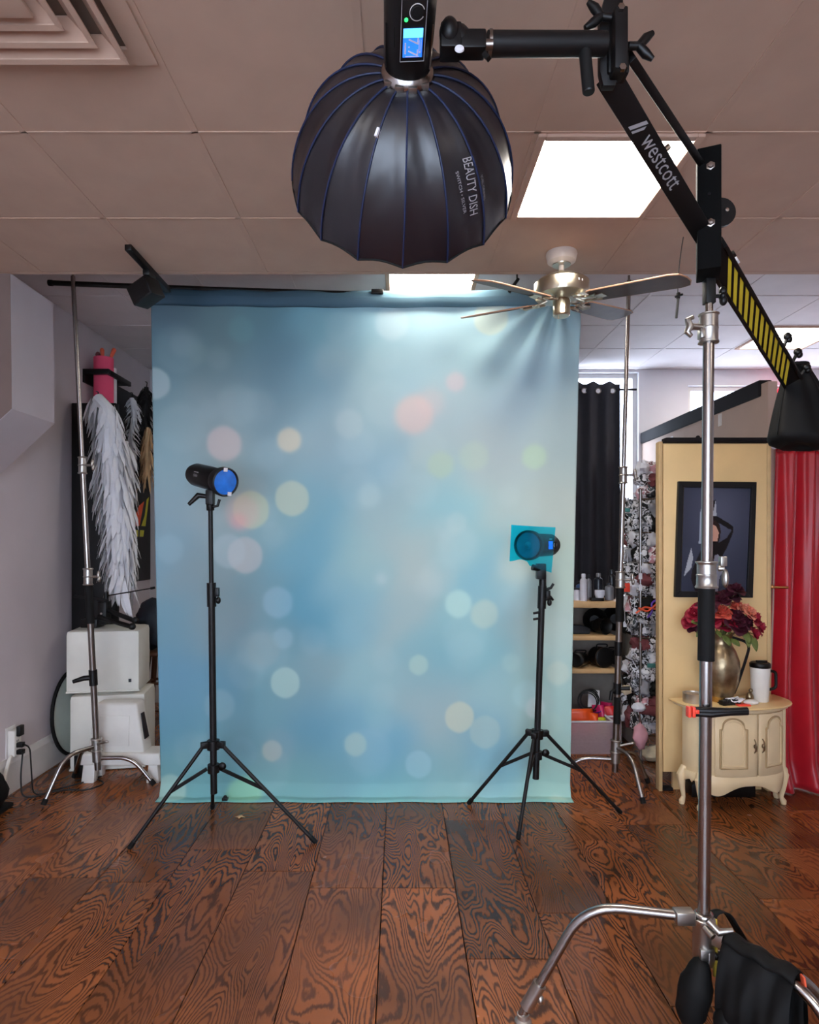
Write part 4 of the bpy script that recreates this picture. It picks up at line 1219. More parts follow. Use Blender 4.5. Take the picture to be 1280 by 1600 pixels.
# hanging cord with a clip near the fan
hc_ = thing('hanging_cord', 'thin cord with small black clip hanging from the ceiling beside the fan', 'cord', P(1066, 372, 3.07))
MB().tube(rounded([V((1.36, 3.07, ZF)), P(1064, 395, 3.07), P(1060, 430, 3.07), P(1059, 462, 3.07)], .1), .0022, 6).build('cord', 'cord_black', hc_)
MB().box(P(1060, 462, 3.065), (.014, .014, .03)).bar(P(1055, 464, 3.06), P(1067, 460, 3.06), .01, .01).build('clip', 'black_plastic', hc_, bevel=.002)
MB().tube([P(1060, 466, 3.065), P(1057, 497, 3.065)], .006, 8).build('rod', 'cord_black', hc_)
# ================================================================ right side: tall cream cabinet
CY = 4.09
def X(px, Y=CY): return (px - 625) * Y / 1000
def Z(py, Y=CY): return 1.6 + (845 - py) * Y / 1000
tc = thing('tall_cabinet', 'tall cream painted cabinet behind the chrome pole, picture hung on its door', 'cabinet', (X(1120), CY, 0))
x0, x1 = X(1030), X(1204)
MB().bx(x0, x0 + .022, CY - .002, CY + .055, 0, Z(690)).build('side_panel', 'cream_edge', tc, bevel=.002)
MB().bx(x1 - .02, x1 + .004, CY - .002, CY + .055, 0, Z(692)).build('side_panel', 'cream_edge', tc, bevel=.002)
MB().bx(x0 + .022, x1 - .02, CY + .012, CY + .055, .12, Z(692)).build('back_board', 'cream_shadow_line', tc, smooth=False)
MB().bx(x0 + .026, x1 - .024, CY - .004, CY + .011, .125, Z(694)).build('door', 'cream_paint', tc, bevel=.002)
MB().bx(x0 + .1, x1 - .04, CY + .03, CY + .05, 0, .12).build('plinth', 'cream_edge', tc, smooth=False)
MB().bx(x0 + .03, x0 + .09, CY - .0, CY + .05, .002, .02).build('foot_plate', 'dark_trim', tc, smooth=False)
MB().bx(x0 + .04, x1 + .004, CY - .015, CY + .06, Z(691), Z(684)).build('top_rail', 'dark_trim', tc, bevel=.003)
MB().ell((X(1093), CY + .02, Z(683)), (.014, .014, .014)).build('top_knob', 'dark_trim', tc)
hk = MB().tube([(x1 + .002, CY - .01, Z(917)), (x1 + .03, CY - .04, Z(917)), (x1 + .085, CY - .045, Z(917))], .008).build('lever_handle', 'brass', tc)
MB().lathe([(0, 0), (.018, 0), (.018, .006), (0, .006)], (x1 + .004, CY - .006, Z(917)), (1, -.6, 0), 18).build('handle_rose', 'brass', hk)

# framed picture
FYp = CY - .03
pf = thing('framed_picture', 'black framed studio photograph of a dark haired person in black with one arm raised', 'picture', P(1120, 843, FYp))
def fp(px, py, Y=FYp): return P(px, py, Y)
corners = [(1061, 752), (1183, 753), (1177, 934), (1055, 933)]
inner = [(1069, 761), (1175, 763), (1168, 925), (1064, 924)]
for i in range(4):
    j = (i + 1) % 4
    vs = [fp(*corners[i]), fp(*corners[j]), fp(*inner[j]), fp(*inner[i])]
    vs += [v + V((0, .026, 0)) for v in vs]
    MB().add(vs, [(0, 1, 2, 3), (7, 6, 5, 4), (0, 4, 5, 1), (1, 5, 6, 2), (2, 6, 7, 3), (3, 7, 4, 0)]).build('frame_rail', 'black_satin', pf, smooth=False, bevel=.002)
def pic_color(U, W):
    x = 1064 + (1175 - 1064) * U; y = 761 + 164 * W
    base = np.stack([52 + 30 * np.exp(-((x - 1120) / 50) ** 2 - ((y - 800) / 70) ** 2), 56 + 30 * np.exp(-((x - 1120) / 50) ** 2 - ((y - 800) / 70) ** 2), 72 + 32 * np.exp(-((x - 1120) / 50) ** 2 - ((y - 800) / 70) ** 2)], 1)
    def fill(poly, c):
        base[inpoly(x, y, poly)] = c
    fill([(1079, 856), (1083, 872), (1080, 888), (1068, 902), (1073, 880)], (168, 172, 180))      # white fabric
    fill([(1092, 800), (1096, 785), (1099, 800), (1096, 850), (1091, 850), (1092, 830)], (160, 170, 184))
    fill([(1113, 782), (1117, 780), (1119, 808), (1112, 806)], (170, 174, 182))
    fill([(1111, 782), (1117, 780), (1116, 784), (1113, 800), (1110, 802)], (24, 24, 30))
    fill([(1095, 860), (1082, 890), (1080, 905), (1088, 925), (1122, 925), (1126, 880), (1122, 850)], (30, 27, 30))
    fill([(1100, 848), (1126, 848), (1134, 862), (1128, 880), (1128, 925), (1096, 925), (1092, 880)], (26, 22, 24))   # torso
    fill([(1112, 843), (1124, 843), (1124, 848), (1137, 840), (1145, 827), (1140, 826), (1126, 818), (1114, 814), (1110, 806), (1120, 806), (1140, 817), (1147, 822), (1147, 832), (1138, 856), (1128, 874), (1108, 870)], (26, 22, 24))
    fill([(1109, 824), (1112, 819), (1120, 820), (1124, 828), (1124, 838), (1122, 846), (1113, 846), (1112, 838), (1108, 834)], (196, 148, 128))   # face
    fill([(1110, 818), (1116, 812), (1124, 818), (1127, 830), (1125, 846), (1122, 844), (1124, 832), (1119, 822)], (44, 30, 28))                   # hair
    fill([(1109, 828), (1114, 827), (1114, 829), (1109, 830)], (70, 40, 38)); fill([(1108, 835), (1113, 835), (1112, 837), (1109, 837)], (150, 60, 60))
    fill([(1118, 868), (1124, 866), (1133, 878), (1132, 896), (1128, 900), (1126, 925), (1114, 925), (1116, 890)], (124, 124, 136))
    return base
def pic_pos(U, W):
    xl = (1069 - 5 * W); xr = (1175 - 7 * W); px = xl + (xr - xl) * U; py = 761 + 2 * U + (163 - U) * W
    Yp = FYp + .014
    return (px - 625) * Yp / 1000, np.full(U.shape, Yp), 1.6 + (845 - py) * Yp / 1000
raster('print', 110, 160, pic_pos, pic_color, pf, mat_print('photo_print', .35))

# ================================================================ red curtain
rc = thing('red_curtain', 'floor length red satin curtain gathered on a rod at the right edge', 'curtain', (2.75, 4.16, 0))
def rcf(u, v):
    x = 2.43 + u * .92
    am = .018 + .035 * v ** .7
    ph = u * 40 + 1.2 * math.sin(u * 7) + .5 * math.sin(v * 3 + u * 5)
    y = 4.15 + am * math.sin(ph) + .012 * math.sin(u * 91) * (1 - v) 
    z0, z1 = 2.19, .006
    y += -.05 * max(0, v - .93) / .07
    x += -.05 * v * (1 - u) + .02 * math.sin(v * 5 + u * 9) * v
    return V((x, y - .02, z0 + (z1 - z0) * v + .01 * math.sin(u * 60) * (v < .01)))
MB().sheet(rcf, 150, 60).build('cloth', 'red_satin', rc, angle=180, solid=.002)
MB().sheet(lambda u, v: V((2.43 + u * .92, 4.125 + .010 * math.sin(u * 130) - .028 * math.sin(PI * v), 2.245 - .07 * v)), 160, 6).build('gathered_heading', 'red_satin', rc, angle=180, solid=.002)
MB().tube([(2.44, 4.15, 2.212), (3.6, 4.15, 2.212)], .012, 14).build('rod', 'steel', rc)
MB().ell((2.43, 4.15, 2.212), (.02, .02, .02)).build('rod_finial', 'tag_paper', rc)

# dark curtain at the rear window
dcu = thing('black_curtain', 'black grommet curtain covering the rear window beside the backdrop', 'curtain', (2.0, 6.2, 1.0))
def dcf(u, v):
    return V((1.58 + u * .55, 6.20 + .03 * math.sin(u * 22 + .6) * (.6 + .4 * v) , 3.13 - 2.2 * v + (.014 * math.cos(u * 22 + .6) if v < .03 else 0)))
MB().sheet(dcf, 80, 30).build('cloth', 'black_curtain', dcu, angle=180, solid=.002)
for k in range(4):
    u = (k + .5) / 4
    MB().ring(dcf(u, .035) - V((0, .012, 0)), (0, 1, 0), .026, .006, 20, 6).build('grommet', 'chrome', dcu)
    MB().lathe([(0, 0), (.022, 0)], dcf(u, .035) - V((0, .012, 0)), (0, 1, 0), 16, caps=False).build('grommet_daylight', 'tag_paper', dcu)  # pale disc painted in for window light showing through the hole
MB().tube([(1.50, 6.22, 3.07), (2.30, 6.22, 3.07)], .010, 12).build('rod', 'dark_trim', dcu)
MB().box((1.58, 6.28, 3.07), (.02, .16, .04)).build('rod_bracket', 'dark_trim', dcu)

ns = MB().tube(rounded([(3.63, 6.18, 3.02), (3.78, 6.18, 3.16), (3.92, 6.18, 3.04), (3.70, 6.18, 2.9), (3.66, 6.18, 2.7)], .08), .02, 10).tube([(3.8, 6.18, 3.14), (3.8, 6.34, 3.14)], .006, 8).build('neon_sign', 'neon_red', origin=(3.75, 6.18, 2.95))
tag(ns, 'red glowing neon tube in front of the rear right window', 'neon sign')

# ================================================================ demi-lune side cabinet
sc0 = V((2.0, 4.0, 0))
sd_ = thing('side_cabinet', 'small cream bow fronted two door cabinet with curved legs before the red curtain', 'cabinet', (2.0, 3.98, 0))
ROT = math.radians(8)
AX, BY = .315, .20                   # half width, depth of the bow
CXs, CYs = 2.03, 3.955
def bow(t, off=0.0, z=0.0, ex=2.5):
    """t -1..1 left to right along the bowed front; off outward"""
    a = t * PI / 2
    sx = math.copysign(abs(math.sin(a)) ** (2 / ex), math.sin(a)); cy_ = abs(math.cos(a)) ** (2 / ex)
    lx, ly = (AX + off) * sx, -(BY + off) * cy_
    c, s = math.cos(ROT), math.sin(ROT)
    return V((CXs + c * lx - s * ly, CYs + s * lx + c * ly, z))
ZT = .625
def bowed(t0, t1, z0, z1, off, name, m, parent=sd_, n=16, thick=.012, zlow=None):
    vs = []; fs = []
    for i in range(n + 1):
        t = t0 + (t1 - t0) * i / n
        zl = zlow(t) if zlow else z0
        for o, z in ((off, zl), (off, z1), (off - thick, z1), (off - thick, zl)):
            vs.append(bow(t, o, z))
    for i in range(n):
        for k in range(4):
            fs.append((i * 4 + k, i * 4 + (k + 1) % 4, (i + 1) * 4 + (k + 1) % 4, (i + 1) * 4 + k))
    fs += [(0, 1, 2, 3), (n * 4 + 3, n * 4 + 2, n * 4 + 1, n * 4)]
    return MB().add(vs, fs).build(name, m, parent, angle=50, bevel=.002, seg=1)
def half_prism(z0, z1, off, name, m, bev=.004):
    n = 40
    pts = [bow(-1 + 2 * i / n, off, z0) for i in range(n + 1)]
    c, s = math.cos(ROT), math.sin(ROT)
    bl = [p + V((-s * (.02 + off), c * (.02 + off), 0)) for p in (pts[-1], pts[0])]
    lo = pts + bl; hi = [V((p.x, p.y, z1)) for p in lo]; k = len(lo)
    return MB().add(lo + hi, [tuple(range(k - 1, -1, -1)), tuple(range(k, 2 * k))] + [(i, (i + 1) % k, k + (i + 1) % k, k + i) for i in range(k)]).build(name, m, sd_, bevel=bev, angle=50)
half_prism(.20, ZT - .025, -.012, 'body', 'cream_furniture')
half_prism(ZT - .028, ZT - .012, .028, 'top_moulding', 'cream_furniture', .006)
half_prism(ZT - .012, ZT, .045, 'top', 'cream_top', .005)
ap = lambda t: .135 + .035 * math.cos(t * 8.5) * (1 if abs(t) < .75 else .6) - .012 * max(0, 1 - abs(t) * 5) + .02 * (abs(t) > .8)
bowed(-.97, .97, .13, .22, .003, 'apron', 'cream_furniture', n=60, zlow=ap)
for t0, t1, sgn in ((-.40, .05, 1), (.07, .52, -1)):
    dr_ = bowed(t0, t1, .215, ZT - .045, .006, 'door', 'cream_furniture', n=14)
    tm = (t0 + t1) / 2; hw = (t1 - t0) / 2 * .66
    def arch(t):
        k = abs(t - tm) / hw
        return ZT - .115 - .0 + .05 * math.sqrt(max(0, 1 - (k / .82) ** 2)) - (.015 if k > .82 else 0)
    path = [bow(tm - hw, .008, .265)]
    for i in range(25):
        t = tm - hw + 2 * hw * i / 24
        path.append(bow(t, .008, arch(t)))
    path += [bow(tm + hw, .008, .265), bow(tm - hw, .008, .265)]
    MB().tube(path, .0058, 6, caps=False).build('panel_moulding', 'cream_shadow_line', dr_)
    path2 = [bow(tm - hw * .84, .009, .280)] + [bow(tm - hw * .84 + 2 * hw * .84 * i / 20, .009, arch(tm - hw * .84 + 2 * hw * .84 * i / 20) - .016) for i in range(21)] + [bow(tm + hw * .84, .009, .280), bow(tm - hw * .84, .009, .280)]
    MB().tube(path2, .004, 6, caps=False).build('panel_bead', 'cream_furniture', dr_)
    th = t1 - .03 if sgn > 0 else t0 + .03
    pk = bow(th, .014, .395)
    MB().tube([bow(th, .008, .355), bow(th, .02, .37), bow(th, .022, .395), bow(th, .02, .42), bow(th, .008, .435)], [.003, .004, .006, .004, .003], 8).ell(pk, (.009, .009, .012)).build('handle', 'pewter', dr_)
for t in (-.98, -.62, .70, .98):
    p = bow(t, -.004, 0); o = (p - V((CXs, CYs, 0))); o.z = 0; o.normalize()
    top_ = V((p.x, p.y, .23))
    MB().tube([top_ - o * .012, top_ - V((0, 0, .05)) + o * .012, V((p.x, p.y, .10)) + o * .004, V((p.x, p.y, .045)) - o * .006, V((p.x, p.y, .018)) + o * .006, V((p.x, p.y, .0)) + o * .008], [.020, .026, .017, .012, .018, .014], 14).build('leg', 'cream_furniture', sd_)
    if t in (.70, -.62): MB().ell(top_ + o * .012 + V((0, 0, -.03)), (.02, .02, .03)).build('leg_scroll', 'cream_furniture', sd_)
for t in (-.60, .68):
    MB().tube([bow(t, .002, .2), bow(t, .002, ZT - .03)], .012, 10).build('pilaster', 'cream_furniture', sd_)

ub = MB().prism([(-.2, 0), (.2, 0), (.2, .075), (.17, .1), (-.17, .1), (-.2, .075)], (2.02, 3.99, 0), (1, 0, 0), (0, 0, 1), -.13).build('dark_case', 'black_plastic', origin=(2.02, 3.93, 0), bevel=.006)
tag(ub, 'low black case pushed under the cream side cabinet', 'case')
# things on the side cabinet
pv = thing('pitcher_vase', 'tall pewter coloured pitcher vase with handle holding red flowers', 'vase', (1.955, 3.90, ZT))
pv0 = (1.955, 3.90, ZT)
MB().lathe([(0, 0), (.058, .0), (.062, .01), (.070, .035)], pv0, (0, 0, 1), 36).build('base_band', 'gold_base', pv)
MB().lathe([(.070, .035), (.098, .12), (.108, .19), (.104, .25), (.084, .31), (.062, .345), (.058, .375), (.070, .41), (.074, .415), (.068, .41), (.05, .37), (.05, .33)], pv0, (0, 0, 1), 36, caps=False).build('vessel', 'pewter', pv)
q = V(pv0)
MB().tube(rounded([q + V((.06, -.02, .39)), q + V((.155, -.05, .36)), q + V((.13, -.04, .25)), q + V((.085, -.03, .10)), q + V((.07, -.02, .05))], .05, 6), .008, 10).build('handle', 'dark_trim', pv)

fb = thing('rose_bouquet', 'bouquet of artificial red, burgundy and coral roses with leaves in the pitcher vase', 'flowers', q + V((0, 0, .40)))
def rose(c, axis, R, m, rnd):
    axis = V(axis).normalized(); a = axis.orthogonal().normalized(); b = axis.cross(a)
    mb = MB()
    for lay, (nr, tilt, rr, h) in enumerate(((3, .25, .40, .9), (4, .55, .65, .75), (5, .95, .95, .5), (5, 1.35, 1.12, .2))):
        for k in range(nr):
            ph = 2 * PI * (k + .4 * lay + rnd.random() * .25) / nr
            e = a * math.cos(ph) + b * math.sin(ph); s = axis.cross(e)
            def fn(u, v):
                w = (u - .5) * 2
                wd = math.sin(PI * min(1, v * .6 + .16)) * .62 * R * (.7 + .25 * lay)
                cup = (1 - .35 * w * w)
                out = R * rr * (v ** .8) * math.sin(tilt * .8 + .2) * cup + R * .10 * lay
                up = R * (h * v * math.cos(tilt * .55) + .14 * w * w * v) - (v > .9) * R * .06 * lay
                return V(c) + e * out + s * (w * wd) + axis * up
            mb.sheet(fn, 5, 4)
    mb.ell(V(c) + axis * R * .25, (R * .28, R * .28, R * .4))
    return mb.build('rose', m, fb, angle=180)
rnd = random.Random(5)
blooms = [(1140, 932, 'rose_dark', 15), (1150, 922, 'rose_dark', 13), (1128, 938, 'rose_dark', 12), (1127, 957, 'rose_coral', 14), (1150, 950, 'rose_coral', 13), (1163, 955, 'rose_peach', 14), (1172, 958, 'rose_peach', 11),
          (1128, 975, 'rose_red', 14), (1141, 968, 'rose_red', 13), (1150, 975, 'rose_dark', 18), (1152, 962, 'rose_dark', 12), (1165, 972, 'rose_dark', 13), (1177, 966, 'rose_red', 13), (1184, 980, 'rose_red', 13), (1178, 990, 'rose_red', 11),
          (1086, 960, 'rose_red', 13), (1078, 970, 'rose_red', 12), (1083, 978, 'rose_dark', 10), (1092, 950, 'rose_red', 11), (1105, 948, 'rose_dark', 14), (1110, 968, 'rose_red', 15), (1100, 982, 'rose_dark', 12)]
for px, py, m, r in blooms:
    c = P(px, py, 3.88 + rnd.uniform(-.05, .03)); c0_ = q + V((0, 0, .40))
    rose(c, (c - c0_) * 1.0 + V((0, -.10, .05)), r * .0036, m, rnd)
    MB().tube([c, (c + c0_) / 2 + V((0, 0, .02)), c0_ - V((0, 0, .06))], .003, 6).build('stem', 'leaf_green', fb)
def leaf(a, b, w, up, parent, m):
    a = V(a); b = V(b); d = b - a; up = V(up).normalized(); s = d.cross(up).normalized()
    def fn(u, v):
        ww = math.sin(PI * (v * .9 + .05)) * w
        k = (u - .5) * 2
        return a + d * v + s * k * ww + up * (.12 * d.length * math.sin(PI * v) - abs(k) * -.12 * w)
    return MB().sheet(fn, 4, 6).build('leaf', m, parent, angle=180, solid=.001)
for p1, p2, w in (((1128, 992), (1142, 1010), .022), ((1140, 998), (1156, 1010), .02), ((1160, 985), (1172, 1006), .026), ((1172, 992), (1182, 1018), .022), ((1166, 990), (1170, 1012), .02), ((1092, 975), (1080, 972), .018), ((1120, 985), (1126, 996), .015), ((1096, 985), (1088, 995), .016), ((1108, 990), (1100, 1005), .016)):
    leaf(P(*p1, 3.84), P(*p2, 3.80), w, (0, -.8, .5), fb, 'leaf_green')

tu = thing('tumbler', 'white travel tumbler with black lid and handle on the cream side cabinet', 'tumbler', (2.185, 3.93, ZT))
t0_ = V((2.195, 3.90, ZT))
MB().lathe([(0, 0), (.045, 0), (.048, .004), (.051, .10), (.056, .205), (.054, .212), (0, .212)], t0_, (0, 0, 1), 32).build('cup', 'white_plastic', tu)
MB().lathe([(.056, .205), (.058, .208), (.058, .226), (.052, .235), (0, .236)], t0_, (0, 0, 1), 32).box(t0_ + V((.01, 0, .24)), (.06, .02, .012)).build('lid', 'black_plastic', tu)
MB().tube(rounded([t0_ + V((.05, -.01, .185)), t0_ + V((.09, -.01, .18)), t0_ + V((.092, -.01, .08)), t0_ + V((.048, -.01, .07))], .03), .009, 10).build('handle', 'black_plastic', tu)
tn = MB().lathe([(0, 0), (.058, 0), (.060, .004), (.060, .052), (.062, .056), (.056, .056), (.055, .05), (0, .05)], (1.775, 3.87, ZT), (0, 0, 1), 32).build('tin', 'tin', origin=(1.775, 3.87, ZT))
tag(tn, 'round silver tin on the left end of the cream side cabinet', 'tin')
lb = thing('lighter', 'small red and black lighter beside the silver tin', 'lighter', (1.86, 3.90, ZT))
MB().box((1.86, 3.90, ZT + .022), (.022, .014, .044)).build('body', 'red_plastic', lb, bevel=.003); MB().box((1.86, 3.90, ZT + .054), (.02, .014, .02)).build('cap', 'black_plastic', lb, bevel=.002)
ms_ = MB().ell((2.085, 3.80, ZT + .017), (.045, .028, .0165)).build('computer_mouse', 'white_plastic', origin=(2.085, 3.80, ZT))
tag(ms_, 'white rounded computer mouse on the cream side cabinet beside the tumbler', 'mouse')
tr = MB().box((2.03, 3.79, ZT + .005), (.075, .05, .009)).build('packet', 'red_plastic', origin=(2.03, 3.79, ZT), bevel=.002); tag(tr, 'flat red packet under small items at the front of the side cabinet', 'packet')
cb_ = thing('cable_pile', 'tangled black and white charging cables on the cream side cabinet', 'cable', (1.93, 3.84, ZT))
for k, (m, n) in enumerate((('cord_black', 34), ('cord_black', 30), ('tag_paper', 26))):
    rnd2 = random.Random(k + 3)
    MB().tube(rounded([V((1.945 + .05 * k * .5 + rnd2.uniform(-.055, .06), 3.81 + rnd2.uniform(-.035, .03), ZT + .006 + .012 * (i % 3) + .006 * k)) for i in range(n)], .02, 3), .0035, 6).build('cable', m, cb_)
MB().box((1.935, 3.80, ZT + .014), (.07, .04, .026), Matrix.Rotation(.3, 3, 'Z')).build('charger', 'black_plastic', cb_, bevel=.005)
sg = MB().ell((2.115, 3.87, ZT + .03), (.022, .02, .03)).ell((2.122, 3.87, ZT + .07), (.012, .012, .013)).build('figurine', 'pewter', origin=(2.115, 3.87, ZT))
tag(sg, 'tiny silvery ornament between the vase and the white tumbler', 'ornament')

# ================================================================ shelf unit and its things, between backdrop and rack
sh = thing('shelf_unit', 'open shelf unit with pale wooden boards behind the right edge of the backdrop', 'shelf', (1.45, 5.2, 0))
SX0, SX1, SY0, SY1 = 1.10, 1.70, 5.0, 5.38
for z, th in ((1.125, .05), (.855, .035), (.595, .035)):
    MB().bx(SX0, SX1 + (.14 if z > 1 else 0), SY0 + (0 if z > 1 else .01), SY1, z - th, z).build('shelf_board', 'shelf_wood', sh, bevel=.004)
MB().bx(SX0, SX1 + .14, SY1, SY1 + .015, 0, 1.10).build('back_panel', 'shelf_back', sh, smooth=False)
for x in (SX0 - .02, SX1 + .12):
    MB().bx(x, x + .02, SY0 + .02, SY1, 0, 1.075).build('side_panel', 'shelf_back', sh, smooth=False)
def sp(px, Y=5.08): return (px - 625) * Y / 1000
def bottle(name, label, px, Y, h, r, m, cap, zb_=1.125, cat='bottle', neck=.45):
    x = sp(px, Y)
    t = thing(name, label, cat, (x, Y, zb_))
    MB().lathe([(0, 0), (r, .001), (r, h * .72), (r * .92, h * .78), (r * neck, h * .84), (r * neck, h * .86)], (x, Y, zb_), (0, 0, 1), 20).build('body', m, t)
    MB().lathe([(r * neck * 1.15, h * .86), (r * neck * 1.15, h * .97), (r * neck * .9, h), (0, h)], (x, Y, zb_), (0, 0, 1), 16).build('cap', cap, t)
bottle('spray_can', 'tall white spray can standing at the front of the top wooden shelf', 912, 5.06, .215, .027, 'bottle_white', 'bottle_white', neck=.55, cat='spray can')
bottle('bottle', 'blue bottle partly hidden behind the white spray can', 906, 5.16, .15, .03, 'bottle_blue', 'bottle_dark')
bottle('bottle', 'clear grey bottle with black cap right behind the white spray can', 920, 5.18, .20, .022, 'bottle_grey', 'bottle_dark')
bottle('bottle', 'dark bottle with grey sprayer top in the middle of the top shelf', 935, 5.16, .215, .036, 'bottle_dark', 'bottle_grey')
bottle('bottle', 'dark bottle with wide grey shoulder at the right of the top shelf', 952, 5.12, .14, .034, 'bottle_grey', 'bottle_dark')
bottle('bottle', 'tallest black bottle at the back right of the top shelf', 956, 5.24, .24, .03, 'bottle_dark', 'bottle_dark')
bottle('jar', 'small white jar at the left end of the top shelf by the backdrop', 901, 5.10, .10, .026, 'bottle_white', 'bottle_dark', neck=.9, cat='jar')
ct = MB().lathe([(0, 0), (.03, 0), (.04, .03), (.038, .06), (.0, .062)], (sp(936), 5.06, 1.150), (0, 0, 1), 18).build('powder_puff', 'bottle_white', origin=(sp(936), 5.06, 1.15))
tag(ct, 'white rounded puff resting on the small black box on the top shelf', 'puff')
bxk = MB().box((sp(931), 5.06, 1.1375), (.10, .07, .025)).build('flat_box', 'black_plastic', origin=(sp(931), 5.06, 1.125), bevel=.003); tag(bxk, 'flat black box at the front edge of the top shelf', 'box')
# middle shelf: reflectors and case
def reflector(label, c, axis, R):
    t = thing('reflector_dish', label, 'reflector', (c[0], c[1], .855))
    MB().lathe([(.03, -.09), (.045, -.085), (.06, -.05), (R * .8, -.01), (R, .02), (R, .026), (R * .92, .022), (R * .7, -.005), (.04, -.05), (0, -.05)], c, axis, 30, caps=False).build('dish', 'black_satin', t)
    MB().lathe([(.03, -.12), (.034, -.12), (.034, -.08), (.03, -.08)], c, axis, 20).build('mount_ring', 'black_plastic', t)
    return t
reflector('wide black reflector dish propped at the back of the middle shelf', (sp(930, 5.22), 5.22, .855 + .098), (-.25, -1, .15), .098)
reflector('second black reflector dish at the right of the middle shelf', (sp(962, 5.26), 5.26, .855 + .108), (-.3, -1, .2), .105)
reflector('small black reflector lying in front on the middle shelf', (sp(944, 5.08), 5.09, .855 + .068), (.5, -.9, .05), .068)
cs = MB().prism([(-.095, 0), (.085, 0), (.09, .045), (.03, .065), (-.05, .072), (-.095, .055)], (sp(907), 5.10, .856), (1, 0, 0), (0, 0, 1), -.09).build('zip_case', 'navy_cloth', origin=(sp(907), 5.06, .855), bevel=.01); tag(cs, 'dark padded zip case at the left of the middle shelf', 'case')
# lower shelf: strobe heads
def head(label, x, Y, axis, L, R, z):
    t = thing('monolight', label, 'strobe', (x, Y, z)); c = V((x, Y, z + R * 1.02))
    MB().lathe([(0, -L * .5), (R * .7, -L * .5), (R * .95, -L * .4), (R, 0), (R * .95, L * .25), (R * 1.02, L * .3), (R * 1.02, L * .45), (R * .8, L * .5), (0, L * .45)], c, axis, 24).build('body', 'black_plastic', t)
    MB().ring(c + V(axis).normalized() * L * .38, axis, R * 1.0, .005, 24, 6).build('front_ring', 'steel', t)
    MB().tube(rounded([c + V((-.03, -.02, R * .7)), c + V((-.05, -.04, R * 1.35)), c + V((.05, -.04, R * 1.35)), c + V((.03, -.02, R * .7))], .03), .006, 8).build('handle', 'black_metal', t)
head('black strobe head with metal handle at the left of the lower shelf', sp(907), 5.11, (-.6, -.8, .1), .17, .058, .595)
head('large glossy black strobe head facing out on the lower shelf', sp(941), 5.12, (.25, -1, .05), .16, .078, .595)
head('black strobe head pushed to the right end of the lower shelf', sp(958, 5.2), 5.22, (.2, -1, .1), .15, .06, .595)
# bins with coloured gels and a coil of cable
def bin_(label, x0, x1, y0, y1, h, m):
    t = thing('storage_bin', label, 'bin', ((x0 + x1) / 2, (y0 + y1) / 2, 0))
    e = .004; mb = MB()
    mb.bx(x0, x1, y0, y0 + e, .004, h).bx(x0, x1, y1 - e, y1, .004, h).bx(x0, x0 + e, y0 + e, y1 - e, .004, h).bx(x1 - e, x1, y0 + e, y1 - e, .004, h).bx(x0, x1, y0, y1, 0, .004)
    mb.build('tub', m, t, smooth=False)
    r = MB()
    for a, b in (((x0 - .008, y0 - .006), (x1 + .008, y0 - .006)), ((x1 + .008, y0 - .006), (x1 + .008, y1)), ((x0 - .008, y0 - .006), (x0 - .008, y1))):
        r.bar((*a, h), (*b, h), .014, .012)
    r.build('rim', 'tag_paper', t, bevel=.002)
    return t
bin_('clear pinkish storage bin of coloured gels on the floor under the shelf', 1.22, 1.585, 4.80, 5.10, .245, 'clear_plastic')
bin_('second clear bin with red trim on the floor beside the chrome rack', 1.605, 1.72, 4.98, 5.24, .235, 'clear_plastic')
def gel(label, c, w, h, m, rx, rz, group=None):
    R = Matrix.Rotation(rz, 3, 'Z') @ Matrix.Rotation(rx, 3, 'X')
    c = V(c)
    mb = MB().sheet(lambda u, v: c + R @ V(((u - .5) * w, .02 * math.sin(u * 4 + v * 2), (v - .5) * h)), 8, 6)
    o = mb.build('gel_sheet', m, origin=c, solid=.002, angle=180)
    return tag(o, label, 'gel')
gel('bright orange gel sheet sticking up at the left of the clear bin', (1.365, 4.90, .215), .24, .19, 'gel_orange', -.25, .1)
gel('second orange gel sheet leaning to the right in the clear bin', (1.45, 4.88, .20), .12, .17, 'gel_orange', -.5, -.3)
gel('yellow green gel sheet at the front of the clear bin', (1.515, 4.86, .18), .13, .15, 'gel_yellow', -.5, .2)
gel('purple gel sheet lying on top at the back of the clear bin', (1.47, 5.0, .265), .18, .10, 'gel_purple', 1.1, .1)
gel('magenta gel sheet at the right of the clear bin', (1.545, 4.98, .22), .09, .2, 'gel_magenta', -.3, -.2)
gel('red gel sheet standing in the second clear bin', (1.66, 5.06, .20), .10, .18, 'gel_red', -.3, .2)
gel('magenta gel sheet rolled in the second clear bin', (1.655, 5.13, .215), .09, .18, 'gel_magenta', -.1, -.3)
gel('white paper sheet leaning in the clear bin under the lower shelf', (1.53, 5.05, .32), .09, .2, 'tag_paper', -.35, -.3)
cbl = MB()
for k in range(5):
    cbl.ring((sp(918, 5.0) + .008 * k, 5.0 + .012 * k, .265 + .076 + .004 * k), (.1 * k - .2, -1, .25 - .1 * k), .07 + .006 * (k % 3), .0045, 30, 6)
cbl.tube(rounded([(1.36, 5.0, .27), (1.42, 4.99, .29), (1.5, 5.0, .265), (1.56, 5.01, .28)], .03), .005, 6)
o = cbl.build('coiled_cable', 'cord_black', origin=(sp(918, 5.0), 5.0, .26)); tag(o, 'coil of black cable resting on the gels under the lower shelf', 'cable')

